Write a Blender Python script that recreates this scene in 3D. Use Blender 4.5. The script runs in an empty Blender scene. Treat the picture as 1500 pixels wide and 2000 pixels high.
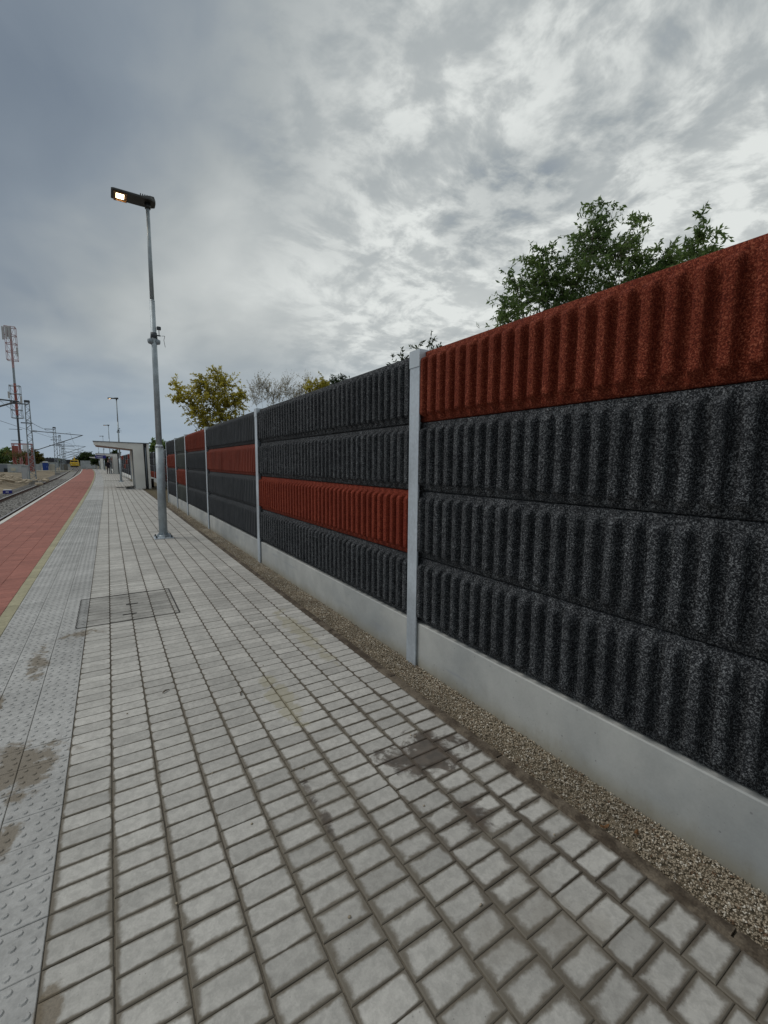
import bpy, math, random
import numpy as np
from mathutils import Matrix, Vector
random.seed(7); RNG = np.random.default_rng(11)
scene = bpy.context.scene
COL = scene.collection

# ------------------------------------------------------------------ camera, sky, sun, exposure
cam_d = bpy.data.cameras.new('camera'); cam = bpy.data.objects.new('camera', cam_d); COL.objects.link(cam)
cam_d.sensor_fit = 'VERTICAL'; cam_d.sensor_height = 36.0; cam_d.sensor_width = 27.0
cam_d.lens = 852.5 / 2000 * 36.0
cam_d.clip_start = 0.02; cam_d.clip_end = 6000
CR = Vector((0.84658167, -0.53221205, 0.00705773)); CU = Vector((0.05201254, 0.0959175, 0.99402944)); CF = Vector((0.52971141, 0.84116001, -0.1088837))
CH = 1.497
cam.matrix_world = Matrix(((CR.x, CU.x, -CF.x, 0), (CR.y, CU.y, -CF.y, 0), (CR.z, CU.z, -CF.z, CH), (0, 0, 0, 1)))
scene.camera = cam

def sock(nt, v):
    return v
class G:
    """tiny node-graph helper"""
    def __init__(s, nt): s.nt = nt
    def n(s, typ, **kw):
        nd = s.nt.nodes.new(typ)
        for k, v in kw.items():
            if hasattr(nd, k): setattr(nd, k, v)
            else: raise KeyError(k)
        return nd
    def put(s, inp, v):
        if isinstance(v, bpy.types.NodeSocket): s.nt.links.new(v, inp)
        elif v is not None:
            if isinstance(v, (tuple, list)) and len(v) == 3 and inp.type == 'RGBA': v = (*v, 1)
            inp.default_value = v
    def m(s, op, a, b=None, c=None, clamp=False):
        nd = s.n('ShaderNodeMath', operation=op); nd.use_clamp = clamp
        s.put(nd.inputs[0], a)
        if b is not None: s.put(nd.inputs[1], b)
        if c is not None: s.put(nd.inputs[2], c)
        return nd.outputs[0]
    def vm(s, op, a, b=None, out=0):
        nd = s.n('ShaderNodeVectorMath', operation=op); s.put(nd.inputs[0], a)
        if b is not None:
            s.put(nd.inputs[3] if op == 'SCALE' else nd.inputs[1], b)
        return nd.outputs[1] if op in ('DOT_PRODUCT', 'LENGTH', 'DISTANCE') else nd.outputs[0]
    def noise(s, vec, scale, detail=3, rough=0.5, dist=0.0, col=False):
        nd = s.n('ShaderNodeTexNoise'); s.put(nd.inputs['Vector'], vec)
        nd.inputs['Scale'].default_value = scale; nd.inputs['Detail'].default_value = detail
        nd.inputs['Roughness'].default_value = rough; nd.inputs['Distortion'].default_value = dist
        return nd.outputs[1 if col else 0]
    def voro(s, vec, scale, feature='F1', out='Distance', rand=1.0):
        nd = s.n('ShaderNodeTexVoronoi', feature=feature); s.put(nd.inputs['Vector'], vec)
        nd.inputs['Scale'].default_value = scale; nd.inputs['Randomness'].default_value = rand
        return nd.outputs[out]
    def ss(s, v, a, b, lo=0.0, hi=1.0):
        nd = s.n('ShaderNodeMapRange', interpolation_type='SMOOTHSTEP')
        s.put(nd.inputs[0], v); s.put(nd.inputs[1], a); s.put(nd.inputs[2], b); s.put(nd.inputs[3], lo); s.put(nd.inputs[4], hi)
        return nd.outputs[0]
    def mix(s, f, a, b, blend='MIX'):
        nd = s.n('ShaderNodeMix', data_type='RGBA', blend_type=blend)
        s.put(nd.inputs[0], f); s.put(nd.inputs[6], a); s.put(nd.inputs[7], b)
        return nd.outputs[2]
    def xyz(s, v):
        nd = s.n('ShaderNodeSeparateXYZ'); s.put(nd.inputs[0], v); return nd.outputs
    def comb(s, x=0.0, y=0.0, z=0.0):
        nd = s.n('ShaderNodeCombineXYZ'); s.put(nd.inputs[0], x); s.put(nd.inputs[1], y); s.put(nd.inputs[2], z); return nd.outputs[0]
    def gauss(s, px, py, cx, cy, rx, ry):
        a = s.m('DIVIDE', s.m('SUBTRACT', px, cx), rx); b = s.m('DIVIDE', s.m('SUBTRACT', py, cy), ry)
        return s.m('EXPONENT', s.m('MULTIPLY', s.m('ADD', s.m('MULTIPLY', a, a), s.m('MULTIPLY', b, b)), -1.0))

SUN_EL, SUN_AZ = math.radians(52), math.radians(-52)      # azimuth clockwise from +y
w = bpy.data.worlds.new('World'); scene.world = w; w.use_nodes = True
nt = w.node_tree; nt.nodes.clear(); g = G(nt)
sky = g.n('ShaderNodeTexSky', sky_type='NISHITA'); sky.sun_disc = False
sky.sun_elevation = SUN_EL; sky.sun_rotation = SUN_AZ
bg1 = g.n('ShaderNodeBackground'); nt.links.new(sky.outputs[0], bg1.inputs[0]); bg1.inputs[1].default_value = 0.07
D = g.n('ShaderNodeTexCoord').outputs['Generated']
d = g.xyz(D)
zc = g.m('ADD', g.m('MAXIMUM', d[2], 0.0), 0.16)
P = g.comb(g.m('DIVIDE', d[0], zc), g.m('DIVIDE', d[1], zc), 0.0)
def ddot(v): return g.vm('DOT_PRODUCT', D, v)
right = g.ss(ddot((0.84, 0.40, 0.36)), 0.55, 1.0)                   # where the sun stands behind the cloud
puffzone = g.ss(ddot((0.80, 0.45, 0.40)), 0.70, 0.95)
P2 = g.vm('ADD', P, (3.1, 1.7, 0.0))
warp = g.vm('SCALE', g.vm('SUBTRACT', g.noise(P2, 1.6, 2, 0.5, 0, True), (0.5, 0.5, 0.5)), 0.35)
PW = g.vm('ADD', P2, warp)
PS = g.vm('MULTIPLY', PW, (1.25, 0.75, 1.0))
n1 = g.noise(PS, 0.8, 4, 0.5)
n2 = g.noise(PS, 2.4, 6, 0.52)
n3 = g.noise(PW, 7.5, 5, 0.6)
soft = g.ss(n1, 0.36, 0.64)
# cloud thickness -> brightness
b = g.m('ADD', g.m('MULTIPLY', soft, 0.19), g.m('MULTIPLY', g.m('SUBTRACT', g.ss(n2, 0.28, 0.72), 0.5), g.ss(ddot((0.70, 0.55, 0.45)), 0.55, 0.95, 0.08, 0.21)))
b = g.m('ADD', b, 0.36)
b = g.m('ADD', b, g.m('MULTIPLY', right, 0.31))
darkL = g.ss(ddot((-0.25, 0.80, 0.55)), 0.62, 1.0)
band = g.ss(ddot((0.33, 0.80, 0.38)), 0.86, 1.0)
b = g.m('ADD', b, g.m('MULTIPLY', band, 0.16))
b = g.m('SUBTRACT', b, g.m('MULTIPLY', darkL, 0.20))
# broad features of this cloud deck
for (v_, lo_, amt_) in (((-0.075, 0.891, 0.448), 0.955, -0.10), ((0.157, 0.933, 0.324), 0.965, 0.13), ((0.634, 0.604, 0.483), 0.992, -0.20), ((0.345, 0.736, 0.582), 0.96, 0.06), ((0.833, 0.322, 0.450), 0.975, 0.14), ((0.057, 0.787, 0.614), 0.97, -0.03)):
    b = g.m('ADD', b, g.m('MULTIPLY', g.ss(g.m('ADD', ddot(v_), g.m('MULTIPLY', g.m('SUBTRACT', n1, 0.5), 0.05)), lo_, 1.0), amt_))
lowlight = g.m('MULTIPLY', g.ss(d[2], 0.52, 0.30), g.ss(d[2], 0.04, 0.24))
b = g.m('ADD', b, g.m('MULTIPLY', lowlight, 0.13))
puff = g.m('MULTIPLY', puffzone, g.m('SUBTRACT', g.ss(n3, 0.36, 0.64), 0.5))
b = g.m('ADD', b, g.m('MULTIPLY', puff, 0.42))
ramp = g.n('ShaderNodeValToRGB'); nt.links.new(b, ramp.inputs[0])
cr = ramp.color_ramp
cr.elements[0].position = 0.0; cr.elements[0].color = (0.15, 0.19, 0.245, 1)
cr.elements[1].position = 1.0; cr.elements[1].color = (0.76, 0.79, 0.77, 1)
for p_, c_ in ((0.25, (0.238, 0.282, 0.33, 1)), (0.5, (0.39, 0.425, 0.435, 1)), (0.75, (0.545, 0.575, 0.57, 1))):
    e = cr.elements.new(p_); e.color = c_
hor = g.ss(d[2], 0.28, 0.02)                                        # smooth blue-grey layer towards the horizon
cloud = g.mix(g.m('MULTIPLY', hor, 0.75), ramp.outputs[0], (0.325, 0.41, 0.50))
below = g.ss(d[2], 0.0, -0.05)
cloud = g.mix(below, cloud, (0.10, 0.10, 0.09))
bg2 = g.n('ShaderNodeBackground'); nt.links.new(cloud, bg2.inputs[0]); bg2.inputs[1].default_value = 1.0
mx = g.n('ShaderNodeMixShader'); mx.inputs[0].default_value = 0.97
nt.links.new(bg1.outputs[0], mx.inputs[1]); nt.links.new(bg2.outputs[0], mx.inputs[2])
wo = g.n('ShaderNodeOutputWorld'); nt.links.new(mx.outputs[0], wo.inputs[0])

sl = bpy.data.lights.new('sun', 'SUN'); sl.energy = 1.15; sl.angle = math.radians(30); sl.color = (1.0, 0.96, 0.90)
so = bpy.data.objects.new('sun', sl); COL.objects.link(so)
sd = Vector((math.sin(SUN_AZ) * math.cos(SUN_EL), math.cos(SUN_AZ) * math.cos(SUN_EL), math.sin(SUN_EL)))
so.rotation_euler = sd.to_track_quat('Z', 'Y').to_euler()
scene.view_settings.view_transform = 'Standard'; scene.view_settings.look = 'None'
scene.view_settings.exposure = 0.0; scene.view_settings.gamma = 1.0; scene.view_settings.use_curve_mapping = False

# ------------------------------------------------------------------ helpers
class MB:
    def __init__(s): s.v = []; s.f = []
    def quad(s, *p):
        i = len(s.v); s.v += [tuple(q) for q in p]; s.f.append(tuple(range(i, i + len(p)))); return s
    def box(s, x0, x1, y0, y1, z0, z1, bev=0):
        i = len(s.v)
        if bev:
            bx = min(bev, (x1 - x0) / 3, (y1 - y0) / 3)
            s.v += [(x0, y0, z0), (x1, y0, z0), (x1, y1, z0), (x0, y1, z0),
                    (x0, y0, z1 - bx), (x1, y0, z1 - bx), (x1, y1, z1 - bx), (x0, y1, z1 - bx),
                    (x0 + bx, y0 + bx, z1), (x1 - bx, y0 + bx, z1), (x1 - bx, y1 - bx, z1), (x0 + bx, y1 - bx, z1)]
            s.f += [tuple(i + k for k in q) for q in ((3, 2, 1, 0), (8, 9, 10, 11), (0, 1, 5, 4), (1, 2, 6, 5), (2, 3, 7, 6), (3, 0, 4, 7), (4, 5, 9, 8), (5, 6, 10, 9), (6, 7, 11, 10), (7, 4, 8, 11))]
        else:
            s.v += [(x0, y0, z0), (x1, y0, z0), (x1, y1, z0), (x0, y1, z0), (x0, y0, z1), (x1, y0, z1), (x1, y1, z1), (x0, y1, z1)]
            s.f += [tuple(i + k for k in q) for q in ((3, 2, 1, 0), (4, 5, 6, 7), (0, 1, 5, 4), (1, 2, 6, 5), (2, 3, 7, 6), (3, 0, 4, 7))]
        return s
    def prism_y(s, prof, y0, y1):
        """profile of (x,z), counter-clockwise seen from -y, extruded along y"""
        n = len(prof); i = len(s.v)
        s.v += [(x, y0, z) for x, z in prof] + [(x, y1, z) for x, z in prof]
        s.f.append(tuple(i + k for k in range(n))); s.f.append(tuple(i + n + k for k in reversed(range(n))))
        for k in range(n):
            a, b_ = i + k, i + (k + 1) % n
            s.f.append((a, a + n, b_ + n, b_))
        return s
    def tube(s, p0, p1, r0, r1=None, n=8, cap=True):
        r1 = r0 if r1 is None else r1
        p0 = Vector(p0); p1 = Vector(p1); ax = (p1 - p0).normalized()
        t = Vector((1, 0, 0)) if abs(ax.x) < .8 else Vector((0, 1, 0))
        u = ax.cross(t).normalized(); v = ax.cross(u); i = len(s.v)
        for p, r in ((p0, r0), (p1, r1)):
            for k in range(n):
                a = 2 * math.pi * k / n; q = p + u * (r * math.cos(a)) + v * (r * math.sin(a)); s.v.append(tuple(q))
        for k in range(n): s.f.append((i + k, i + (k + 1) % n, i + n + (k + 1) % n, i + n + k))
        if cap: s.f.append(tuple(i + k for k in reversed(range(n)))); s.f.append(tuple(i + n + k for k in range(n)))
        return s
    def path(s, pts, radii, n=6):
        for a, b_, r0, r1 in zip(pts, pts[1:], radii, radii[1:]): s.tube(a, b_, r0, r1, n)
        return s
    def mesh(s, name, mat, smooth=False):
        me = bpy.data.meshes.new(name); me.from_pydata(s.v, [], s.f); me.materials.append(mat)
        if smooth: me.polygons.foreach_set('use_smooth', [True] * len(me.polygons))
        me.update(); return me
    def build(s, name, mat, parent=None, smooth=False, **props):
        return link(name, s.mesh(name, mat, smooth), parent, **props)
def link(name, me, parent=None, loc=None, **props):
    o = bpy.data.objects.new(name, me); COL.objects.link(o)
    if parent is not None: o.parent = parent
    if loc is not None: o.location = loc
    for k, v in props.items(): o[k] = v
    return o
def fast_mesh(name, V, F, mat, smooth=False):
    """V (n,3) float, F (m,k) int"""
    me = bpy.data.meshes.new(name); k = F.shape[1]
    me.vertices.add(len(V)); me.vertices.foreach_set('co', np.asarray(V, np.float32).ravel())
    me.loops.add(F.size); me.loops.foreach_set('vertex_index', np.asarray(F, np.int32).ravel())
    me.polygons.add(len(F)); me.polygons.foreach_set('loop_start', np.arange(0, F.size, k, dtype=np.int32))
    if smooth: me.polygons.foreach_set('use_smooth', np.ones(len(F), bool))
    me.materials.append(mat); me.update(calc_edges=True); me.validate(); return me
def thing(name, label, cat, loc=(0, 0, 0), group=None, rz=0):
    o = bpy.data.objects.new(name, None); COL.objects.link(o); o.location = loc; o.rotation_euler = (0, 0, rz)
    o.empty_display_size = 0.2; o['label'] = label; o['category'] = cat
    if group: o['group'] = group
    return o
def dup(root, loc, label, rz=None):
    r = root.copy(); COL.objects.link(r); r.location = loc; r['label'] = label
    if rz is not None: r.rotation_euler = (0, 0, rz)
    for ch in list(root.children):
        c = ch.copy(); COL.objects.link(c); c.parent = r
        for gch in list(ch.children):
            e_ = gch.copy(); COL.objects.link(e_); e_.parent = c
    return r

def mat(name, fn=None, color=(.5, .5, .5), rough=.7, metal=0.0, spec=0.4):
    m = bpy.data.materials.new(name); m.use_nodes = True; nt = m.node_tree; nt.nodes.clear(); g = G(nt)
    bs = g.n('ShaderNodeBsdfPrincipled'); out = g.n('ShaderNodeOutputMaterial'); nt.links.new(bs.outputs[0], out.inputs[0])
    bs.inputs['Roughness'].default_value = rough; bs.inputs['Metallic'].default_value = metal
    bs.inputs['Specular IOR Level'].default_value = spec
    bs.inputs['Base Color'].default_value = (*color, 1)
    if fn: fn(g, bs, out)
    return m
def bump(g, bs, h, strength=.4, dist=.01):
    b_ = g.n('ShaderNodeBump'); b_.inputs['Strength'].default_value = strength; b_.inputs['Distance'].default_value = dist
    g.put(b_.inputs['Height'], h); g.nt.links.new(b_.outputs[0], bs.inputs['Normal'])
def pos(g): return g.n('ShaderNodeNewGeometry').outputs['Position']

def simple(name, c, rough=.7, var=.25, scale=6, metal=0.0, bmp=0.0, bscale=60, spec=.4):
    def fn(g, bs, out):
        p = pos(g); n = g.noise(p, scale, 5, .6)
        k = g.ss(n, .3, .7, 1 - var, 1 + var)
        g.put(bs.inputs['Base Color'], g.vm('SCALE', g.comb(*c), k))
        if bmp: bump(g, bs, g.noise(p, bscale, 3, .6), bmp, .006)
    return mat(name, fn, c, rough, metal, spec)

# world x of the platform follows the curve of the line
def d1(s): s = np.asarray(s, float); return -.00022 * np.maximum(s - 17, 0) ** 2
T2 = ([-50, 14, 23, 33, 48, 72, 100, 140, 180, 221, 300], [0, 0, -.12, -.30, -.55, -.95, -1.9, -3.4, -5.2, -7.6, -13.5])
def d2(s): return np.interp(s, *T2)
def X(L, s):
    k = np.clip((-.87 - L) / 1.47, 0, 1); return L + (1 - k) * d1(s) + k * d2(s)
def ribbon(L0, L1, z0, z1, ss, name, m, parent=None, cols=1, **props):
    ss = np.asarray(ss, float); V = []; F = []
    for s in ss:
        for c in range(cols + 1):
            t = c / cols; V.append((float(X(L0 + (L1 - L0) * t, s)), s, z0 + (z1 - z0) * t))
    n = cols + 1
    for i in range(len(ss) - 1):
        for c in range(cols): a = i * n + c; F.append((a, a + 1, a + n + 1, a + n))
    return link(name, fast_mesh(name, np.array(V), np.array(F), m), parent, **props)
SS = np.concatenate([np.arange(-8, 20, 2.0), np.arange(20, 130, 2.5)])

# ------------------------------------------------------------------ materials
PX0, PW_, PH_ = -.245, .1845, .0935
def stains(g, p, px, py):
    """mud and spilt sand lying on the platform, at fixed places"""
    nz = g.noise(p, 7.0, 5, .65, .6); nf = g.noise(p, 38, 4, .65)
    def spot(cx, cy, rx, ry, th=.42, w_=.3):
        v = g.m('ADD', g.gauss(px, py, cx, cy, rx, ry), g.m('MULTIPLY', g.m('SUBTRACT', nz, .5), 2.0))
        v = g.m('ADD', v, g.m('MULTIPLY', g.m('SUBTRACT', nf, .5), .35))
        return g.ss(v, th, th + w_)
    mud = spot(1.32, 1.68, .27, .19, .42, .3)
    mud = g.m('MAXIMUM', mud, spot(1.26, 1.24, .10, .12, .55, .45))
    mud = g.m('MAXIMUM', mud, spot(.70, 1.62, .05, .45, .75, .3))
    sand = spot(-.44, 2.63, .20, .26)
    sand = g.m('MAXIMUM', sand, spot(-.42, 2.12, .06, .16, .5))
    sand = g.m('MAXIMUM', sand, spot(-.22, 1.36, .05, .10, .6))
    sand = g.m('MAXIMUM', sand, spot(-.28, 4.52, .16, .14, .5))
    sand = g.m('MAXIMUM', sand, spot(-.52, 4.0, .10, .5, .62))
    sand = g.m('MAXIMUM', sand, spot(-.66, 3.3, .05, .5, .6))
    yel = spot(.87, 2.60, .10, .42, .45, .25)
    yel = g.m('MAXIMUM', yel, spot(1.38, 3.6, .12, .9, .5, .4))
    return mud, sand, yel
def paver_fn(base, tint=0.12, tact=False, x0=PX0, pw=PW_, ph=PH_, y0=.0, smear=True, cellvar=.16):
    def fn(g, bs, out):
        p = pos(g); c = g.xyz(p); px, py = c[0], c[1]
        u = g.m('DIVIDE', g.m('SUBTRACT', px, x0), pw); v = g.m('DIVIDE', g.m('SUBTRACT', py, y0), ph)
        if smear: v = g.m('SUBTRACT', v, g.m('MULTIPLY', g.m('MODULO', g.m('ADD', g.m('FLOOR', u), 100.0), 2.0), .5))
        cell = g.comb(g.m('FLOOR', u), g.m('FLOOR', v), 0.0)
        wn = g.n('ShaderNodeTexWhiteNoise', noise_dimensions='2D'); g.put(wn.inputs['Vector'], cell)
        rnd = wn.outputs['Value']
        big = g.noise(p, 1.3, 4, .55); med = g.noise(p, 9, 5, .6); fine = g.noise(p, 140, 4, .7)
        k = g.m('ADD', 1 - cellvar / 2, g.m('MULTIPLY', rnd, cellvar))
        k = g.m('MULTIPLY', k, g.ss(big, .3, .7, .90, 1.08)); k = g.m('MULTIPLY', k, g.ss(med, .3, .7, .93, 1.06))
        k = g.m('MULTIPLY', k, g.ss(fine, .25, .75, .92, 1.08)); k = g.m('MULTIPLY', k, g.ss(g.noise(p, 32, 4, .65, .5), .36, .62, .88, 1.05))
        col = g.vm('SCALE', g.comb(*base), k)
        # tiny dark pits
        pit = g.ss(g.voro(p, 55), .13, .05); pitm = g.m('MULTIPLY', pit, g.ss(g.noise(p, 7, 2), .52, .62))
        col = g.mix(g.m('MULTIPLY', pitm, .5), col, (.08, .075, .065))
        # sand of the joints creeping over the paver edges, most of it in the near part
        fu = g.m('FRACT', u); fv = g.m('FRACT', v)
        eu = g.m('MULTIPLY', g.m('MINIMUM', fu, g.m('SUBTRACT', 1.0, fu)), pw)
        ev = g.m('MULTIPLY', g.m('MINIMUM', fv, g.m('SUBTRACT', 1.0, fv)), ph)
        if smear:
            near = g.ss(py, 3.4, .9); reg = g.m('MULTIPLY', near, g.ss(g.noise(p, 2.1, 3, .6), .30, .60))
            reg = g.m('ADD', reg, g.m('MULTIPLY', g.gauss(px, py, 1.25, 1.15, .42, .75), g.ss(g.noise(p, 4.5, 4, .6), .38, .66, 0.0, 1.1)))
            wid = g.m('ADD', .0046, g.m('MULTIPLY', reg, .019))
            ed = g.m('MINIMUM', g.m('MULTIPLY', eu, .8), g.m('MULTIPLY', ev, 1.35))
            # rounded corners of the clean middle
            cr_ = g.m('SUBTRACT', .03, g.m('ADD', eu, ev)); ed = g.m('SUBTRACT', ed, g.m('MULTIPLY', g.m('MAXIMUM', cr_, 0.0), .35))
            ed = g.m('ADD', ed, g.m('MULTIPLY', g.m('SUBTRACT', g.noise(p, 24, 4, .65), .5), g.m('MULTIPLY', wid, 1.4)))
            sm = g.ss(ed, g.m('MULTIPLY', wid, 1.2), g.m('MULTIPLY', wid, .35))
            col = g.mix(g.m('MULTIPLY', sm, .92), col, g.mix(g.m('MULTIPLY', g.ss(px, .7, 1.4), g.ss(g.noise(p, 3.3, 3), .35, .6)), (.15, .13, .10), (.088, .070, .050)))
        mud, sand, yel = stains(g, p, px, py)
        if smear or tact:   # damp pavers inside the cover rim
            ax = g.m('ABSOLUTE', g.m('SUBTRACT', px, .105)); ay = g.m('ABSOLUTE', g.m('SUBTRACT', py, 5.18))
            inn = g.m('MULTIPLY', g.ss(ax, .434, .426), g.ss(ay, .494, .486))
            col = g.vm('SCALE', col, g.m('SUBTRACT', 1.0, g.m('MULTIPLY', inn, g.ss(g.noise(p, 3.1, 3), .3, .7, .16, .42))))
            dmp = g.m('MULTIPLY', g.ss(g.noise(p, 1.9, 4, .65), .50, .66), g.m('MULTIPLY', g.ss(px, .2, 1.4), g.ss(py, 3.0, 1.0)))
            col = g.mix(g.m('MULTIPLY', dmp, .42), col, (.20, .175, .14))
        col = g.mix(g.m('MULTIPLY', yel, .55), col, (.36, .33, .22))
        col = g.mix(g.m('MULTIPLY', sand, .8), col, g.vm('SCALE', g.comb(.185, .150, .105), g.ss(fine, .2, .8, .7, 1.25)))
        col = g.mix(g.m('MULTIPLY', mud, .88), col, g.vm('SCALE', g.comb(.075, .058, .045), g.ss(g.noise(p, 18, 4), .3, .7, .75, 1.5)))
        g.put(bs.inputs['Base Color'], col)
        g.put(bs.inputs['Roughness'], g.m('SUBTRACT', .86, g.m('MULTIPLY', mud, .12)))
        bump(g, bs, g.m('ADD', g.m('MULTIPLY', fine, .6), g.m('MULTIPLY', med, .9)), .35, .0035)
    return fn
M = {}
M['paver'] = mat('grey_concrete_paver', paver_fn((.475, .463, .432), cellvar=.26))
M['tactile'] = mat('bluish_tactile_tile', paver_fn((.43, .43, .42), x0=-.86, pw=.205, ph=.187, smear=False, tact=True))
M['yellow'] = mat('yellow_paver', paver_fn((.37, .345, .23), x0=-.965, pw=.105, ph=.187, smear=False))
M['red'] = mat('red_paver', paver_fn((.335, .135, .105), x0=-2.25, pw=.2125, ph=.1, smear=False, cellvar=.22))
def bed_fn(g, bs, out):
    p = pos(g); n = g.noise(p, 45, 4, .7); n2 = g.noise(p, 2.2, 3)
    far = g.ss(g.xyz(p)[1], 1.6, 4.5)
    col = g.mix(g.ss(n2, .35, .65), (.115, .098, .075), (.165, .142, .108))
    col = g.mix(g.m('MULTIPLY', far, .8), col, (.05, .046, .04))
    g.put(bs.inputs['Base Color'], g.vm('SCALE', col, g.ss(n, .3, .7, .75, 1.25))); bump(g, bs, n, .6, .004)
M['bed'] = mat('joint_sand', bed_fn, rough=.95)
def kerb_fn(g, bs, out):
    p = pos(g); n = g.noise(p, 14, 5, .65); n2 = g.noise(p, 1.6, 3)
    dirt = g.ss(g.m('ADD', n, g.m('MULTIPLY', n2, .6)), .62, .9)
    col = g.mix(dirt, (.15, .122, .090), (.060, .045, .031))
    g.put(bs.inputs['Base Color'], g.vm('SCALE', col, g.ss(g.noise(p, 120, 3), .3, .7, .8, 1.2))); bump(g, bs, n, .5, .004)
M['kerb'] = mat('muddy_kerb', kerb_fn, rough=.9)
M['coping'] = simple('white_edge_stone', (.60, .59, .55), .8, .12, 3, bmp=.15)
def pebble_fn(g, bs, out):
    p = pos(g); wn = g.voro(p, 95, out='Color'); x = g.xyz(wn)
    col = g.mix(x[0], (.25, .21, .155), (.43, .365, .275)); col = g.mix(g.ss(x[1], .80, .92), col, (.62, .58, .50))
    col = g.mix(g.ss(x[2], .88, .95), col, (.16, .10, .06))
    g.put(bs.inputs['Base Color'], g.vm('SCALE', col, g.ss(g.noise(p, 3, 3), .3, .7, .82, 1.15)))
M['pebble'] = mat('beige_pebble', pebble_fn, rough=.85)
M['pebble_bed'] = simple('pebble_bed', (.20, .165, .115), .95, .3, 40, bmp=.6, bscale=120)
def conc_fn(g, bs, out):
    p = pos(g); n = g.noise(p, 1.1, 5, .6, .4); n2 = g.noise(p, 5, 5, .6); n3 = g.noise(p, 90, 4, .7)
    col = g.mix(g.ss(n, .32, .68), (.33, .345, .345), (.47, .475, .455))
    col = g.vm('SCALE', col, g.ss(n2, .3, .7, .93, 1.05)); col = g.vm('SCALE', col, g.ss(n3, .3, .7, .965, 1.03))
    z = g.xyz(p)[2]; zz = g.m('ADD', z, g.m('MULTIPLY', g.m('SUBTRACT', g.noise(p, 4, 4), .5), .10))
    spl = g.m('MULTIPLY', g.ss(g.noise(g.vm('MULTIPLY', p, (1, 1, .6)), 9, 5, .7), .48, .70), g.ss(z, .16, -.04)); col = g.mix(g.m('MULTIPLY', spl, .35), col, (.22, .19, .13))
    col = g.mix(g.m('MULTIPLY', g.ss(zz, .085, -.05), .6), col, (.27, .245, .175))
    hole = g.m('MAXIMUM', g.m('MULTIPLY', g.ss(g.voro(p, 16), .09, .05), .7), g.m('MULTIPLY', g.ss(g.voro(p, 47), .12, .07), g.ss(g.noise(p, 3), .45, .6, 0.0, .5))); col = g.mix(hole, col, (.2, .2, .2))
    strk = g.ss(g.noise(g.vm('MULTIPLY', p, (1, 1.2, 9)), 1.3, 3), .60, .72)
    col = g.mix(g.m('MULTIPLY', strk, .35), col, (.25, .27, .31))
    g.put(bs.inputs['Base Color'], col); bump(g, bs, g.m('ADD', n2, g.m('MULTIPLY', n3, .4)), .12, .004)
M['plinth'] = mat('cast_concrete', conc_fn, rough=.8)
def galv_fn(g, bs, out):
    p = pos(g); n = g.voro(p, 55, out='Color'); n2 = g.noise(p, 2.5, 5, .6)
    col = g.vm('SCALE', g.comb(.50, .55, .60), g.ss(n2, .3, .7, .86, 1.12)); col = g.vm('SCALE', col, g.ss(g.xyz(n)[0], 0, 1, .95, 1.05))
    g.put(bs.inputs['Base Color'], col); g.put(bs.inputs['Roughness'], g.ss(n2, .3, .7, .48, .62))
M['galv'] = mat('galvanised_steel', galv_fn, rough=.5, metal=.35)
M['galv_cap'] = simple('bright_galvanised_cap', (.58, .63, .67), .45, .06, 3, metal=.35)
M['pole'] = simple('lamp_pole_galvanised', (.37, .42, .45), .5, .16, 7, metal=.35)
def rough_panel(name, dark, mid, light, scale=130, chroma=0.0):
    def fn(g, bs, out):
        p = pos(g); q = g.vm('ADD', p, g.vm('SCALE', g.noise(p, 60, 2, .5, 0, True), .012))
        v = g.voro(q, scale, 'SMOOTH_F1'); n = g.noise(q, scale * 1.15, 3, .7, .8); n2 = g.noise(p, 3.0, 5, .65); n4 = g.noise(p, 22, 3, .6)
        a = g.m('ADD', g.m('MULTIPLY', n, 1.0), g.m('MULTIPLY', g.m('SUBTRACT', n4, .5), .10))
        col = g.mix(g.ss(a, .42, .54), dark, mid)
        sp = g.m('MULTIPLY', g.ss(a, .535, .60), g.ss(n2, .28, .62, .62, 1.0)); col = g.mix(sp, col, light)
        g.put(bs.inputs['Base Color'], g.vm('SCALE', col, g.ss(n2, .3, .7, .93, 1.07)))
        bump(g, bs, g.m('ADD', n, g.m('MULTIPLY', v, -.6)), .8, .0035)
    return mat(name, fn, rough=.9, spec=.25)
M['dark'] = rough_panel('dark_porous_concrete', (.008, .009, .011), (.034, .037, .042), (.20, .21, .22))
M['redp'] = rough_panel('rust_red_porous_concrete', (.085, .012, .005), (.18, .026, .010), (.34, .10, .055))
M['redp2'] = rough_panel('dull_red_porous_concrete', (.12, .022, .016), (.20, .042, .030), (.26, .09, .07))
M['grey'] = rough_panel('grey_green_porous_concrete', (.040, .046, .043), (.062, .070, .064), (.09, .10, .092))
M['redo'] = rough_panel('orange_red_porous_concrete', (.095, .012, .006), (.205, .027, .012), (.34, .08, .04))
M['dark_far'] = simple('dark_porous_concrete_plain', (.040, .044, .049), .9, .14, 2.5, bmp=.25, bscale=45)
M['redp_far'] = simple('rust_red_concrete_plain', (.165, .030, .016), .9, .12, 2.5, bmp=.25, bscale=45)
M['redo_far'] = M['redp_far']; M['redp2_far'] = M['redp_far']
M['grey_far'] = simple('grey_green_concrete_plain', (.070, .077, .071), .9, .1, 2.5, bmp=.2, bscale=45)
M['ground'] = simple('dry_ground', (.135, .118, .080), .95, .35, .25, bmp=.3, bscale=8)
M['sandy'] = simple('sandy_soil', (.21, .17, .115), .95, .35, .6, bmp=.6, bscale=9)
M['soil'] = simple('brown_soil_and_dry_grass', (.115, .095, .055), .95, .35, 5, bmp=.8, bscale=40)
M['ballast'] = simple('grey_ballast', (.21, .20, .19), .9, .35, 25, bmp=.4, bscale=50)
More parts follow.
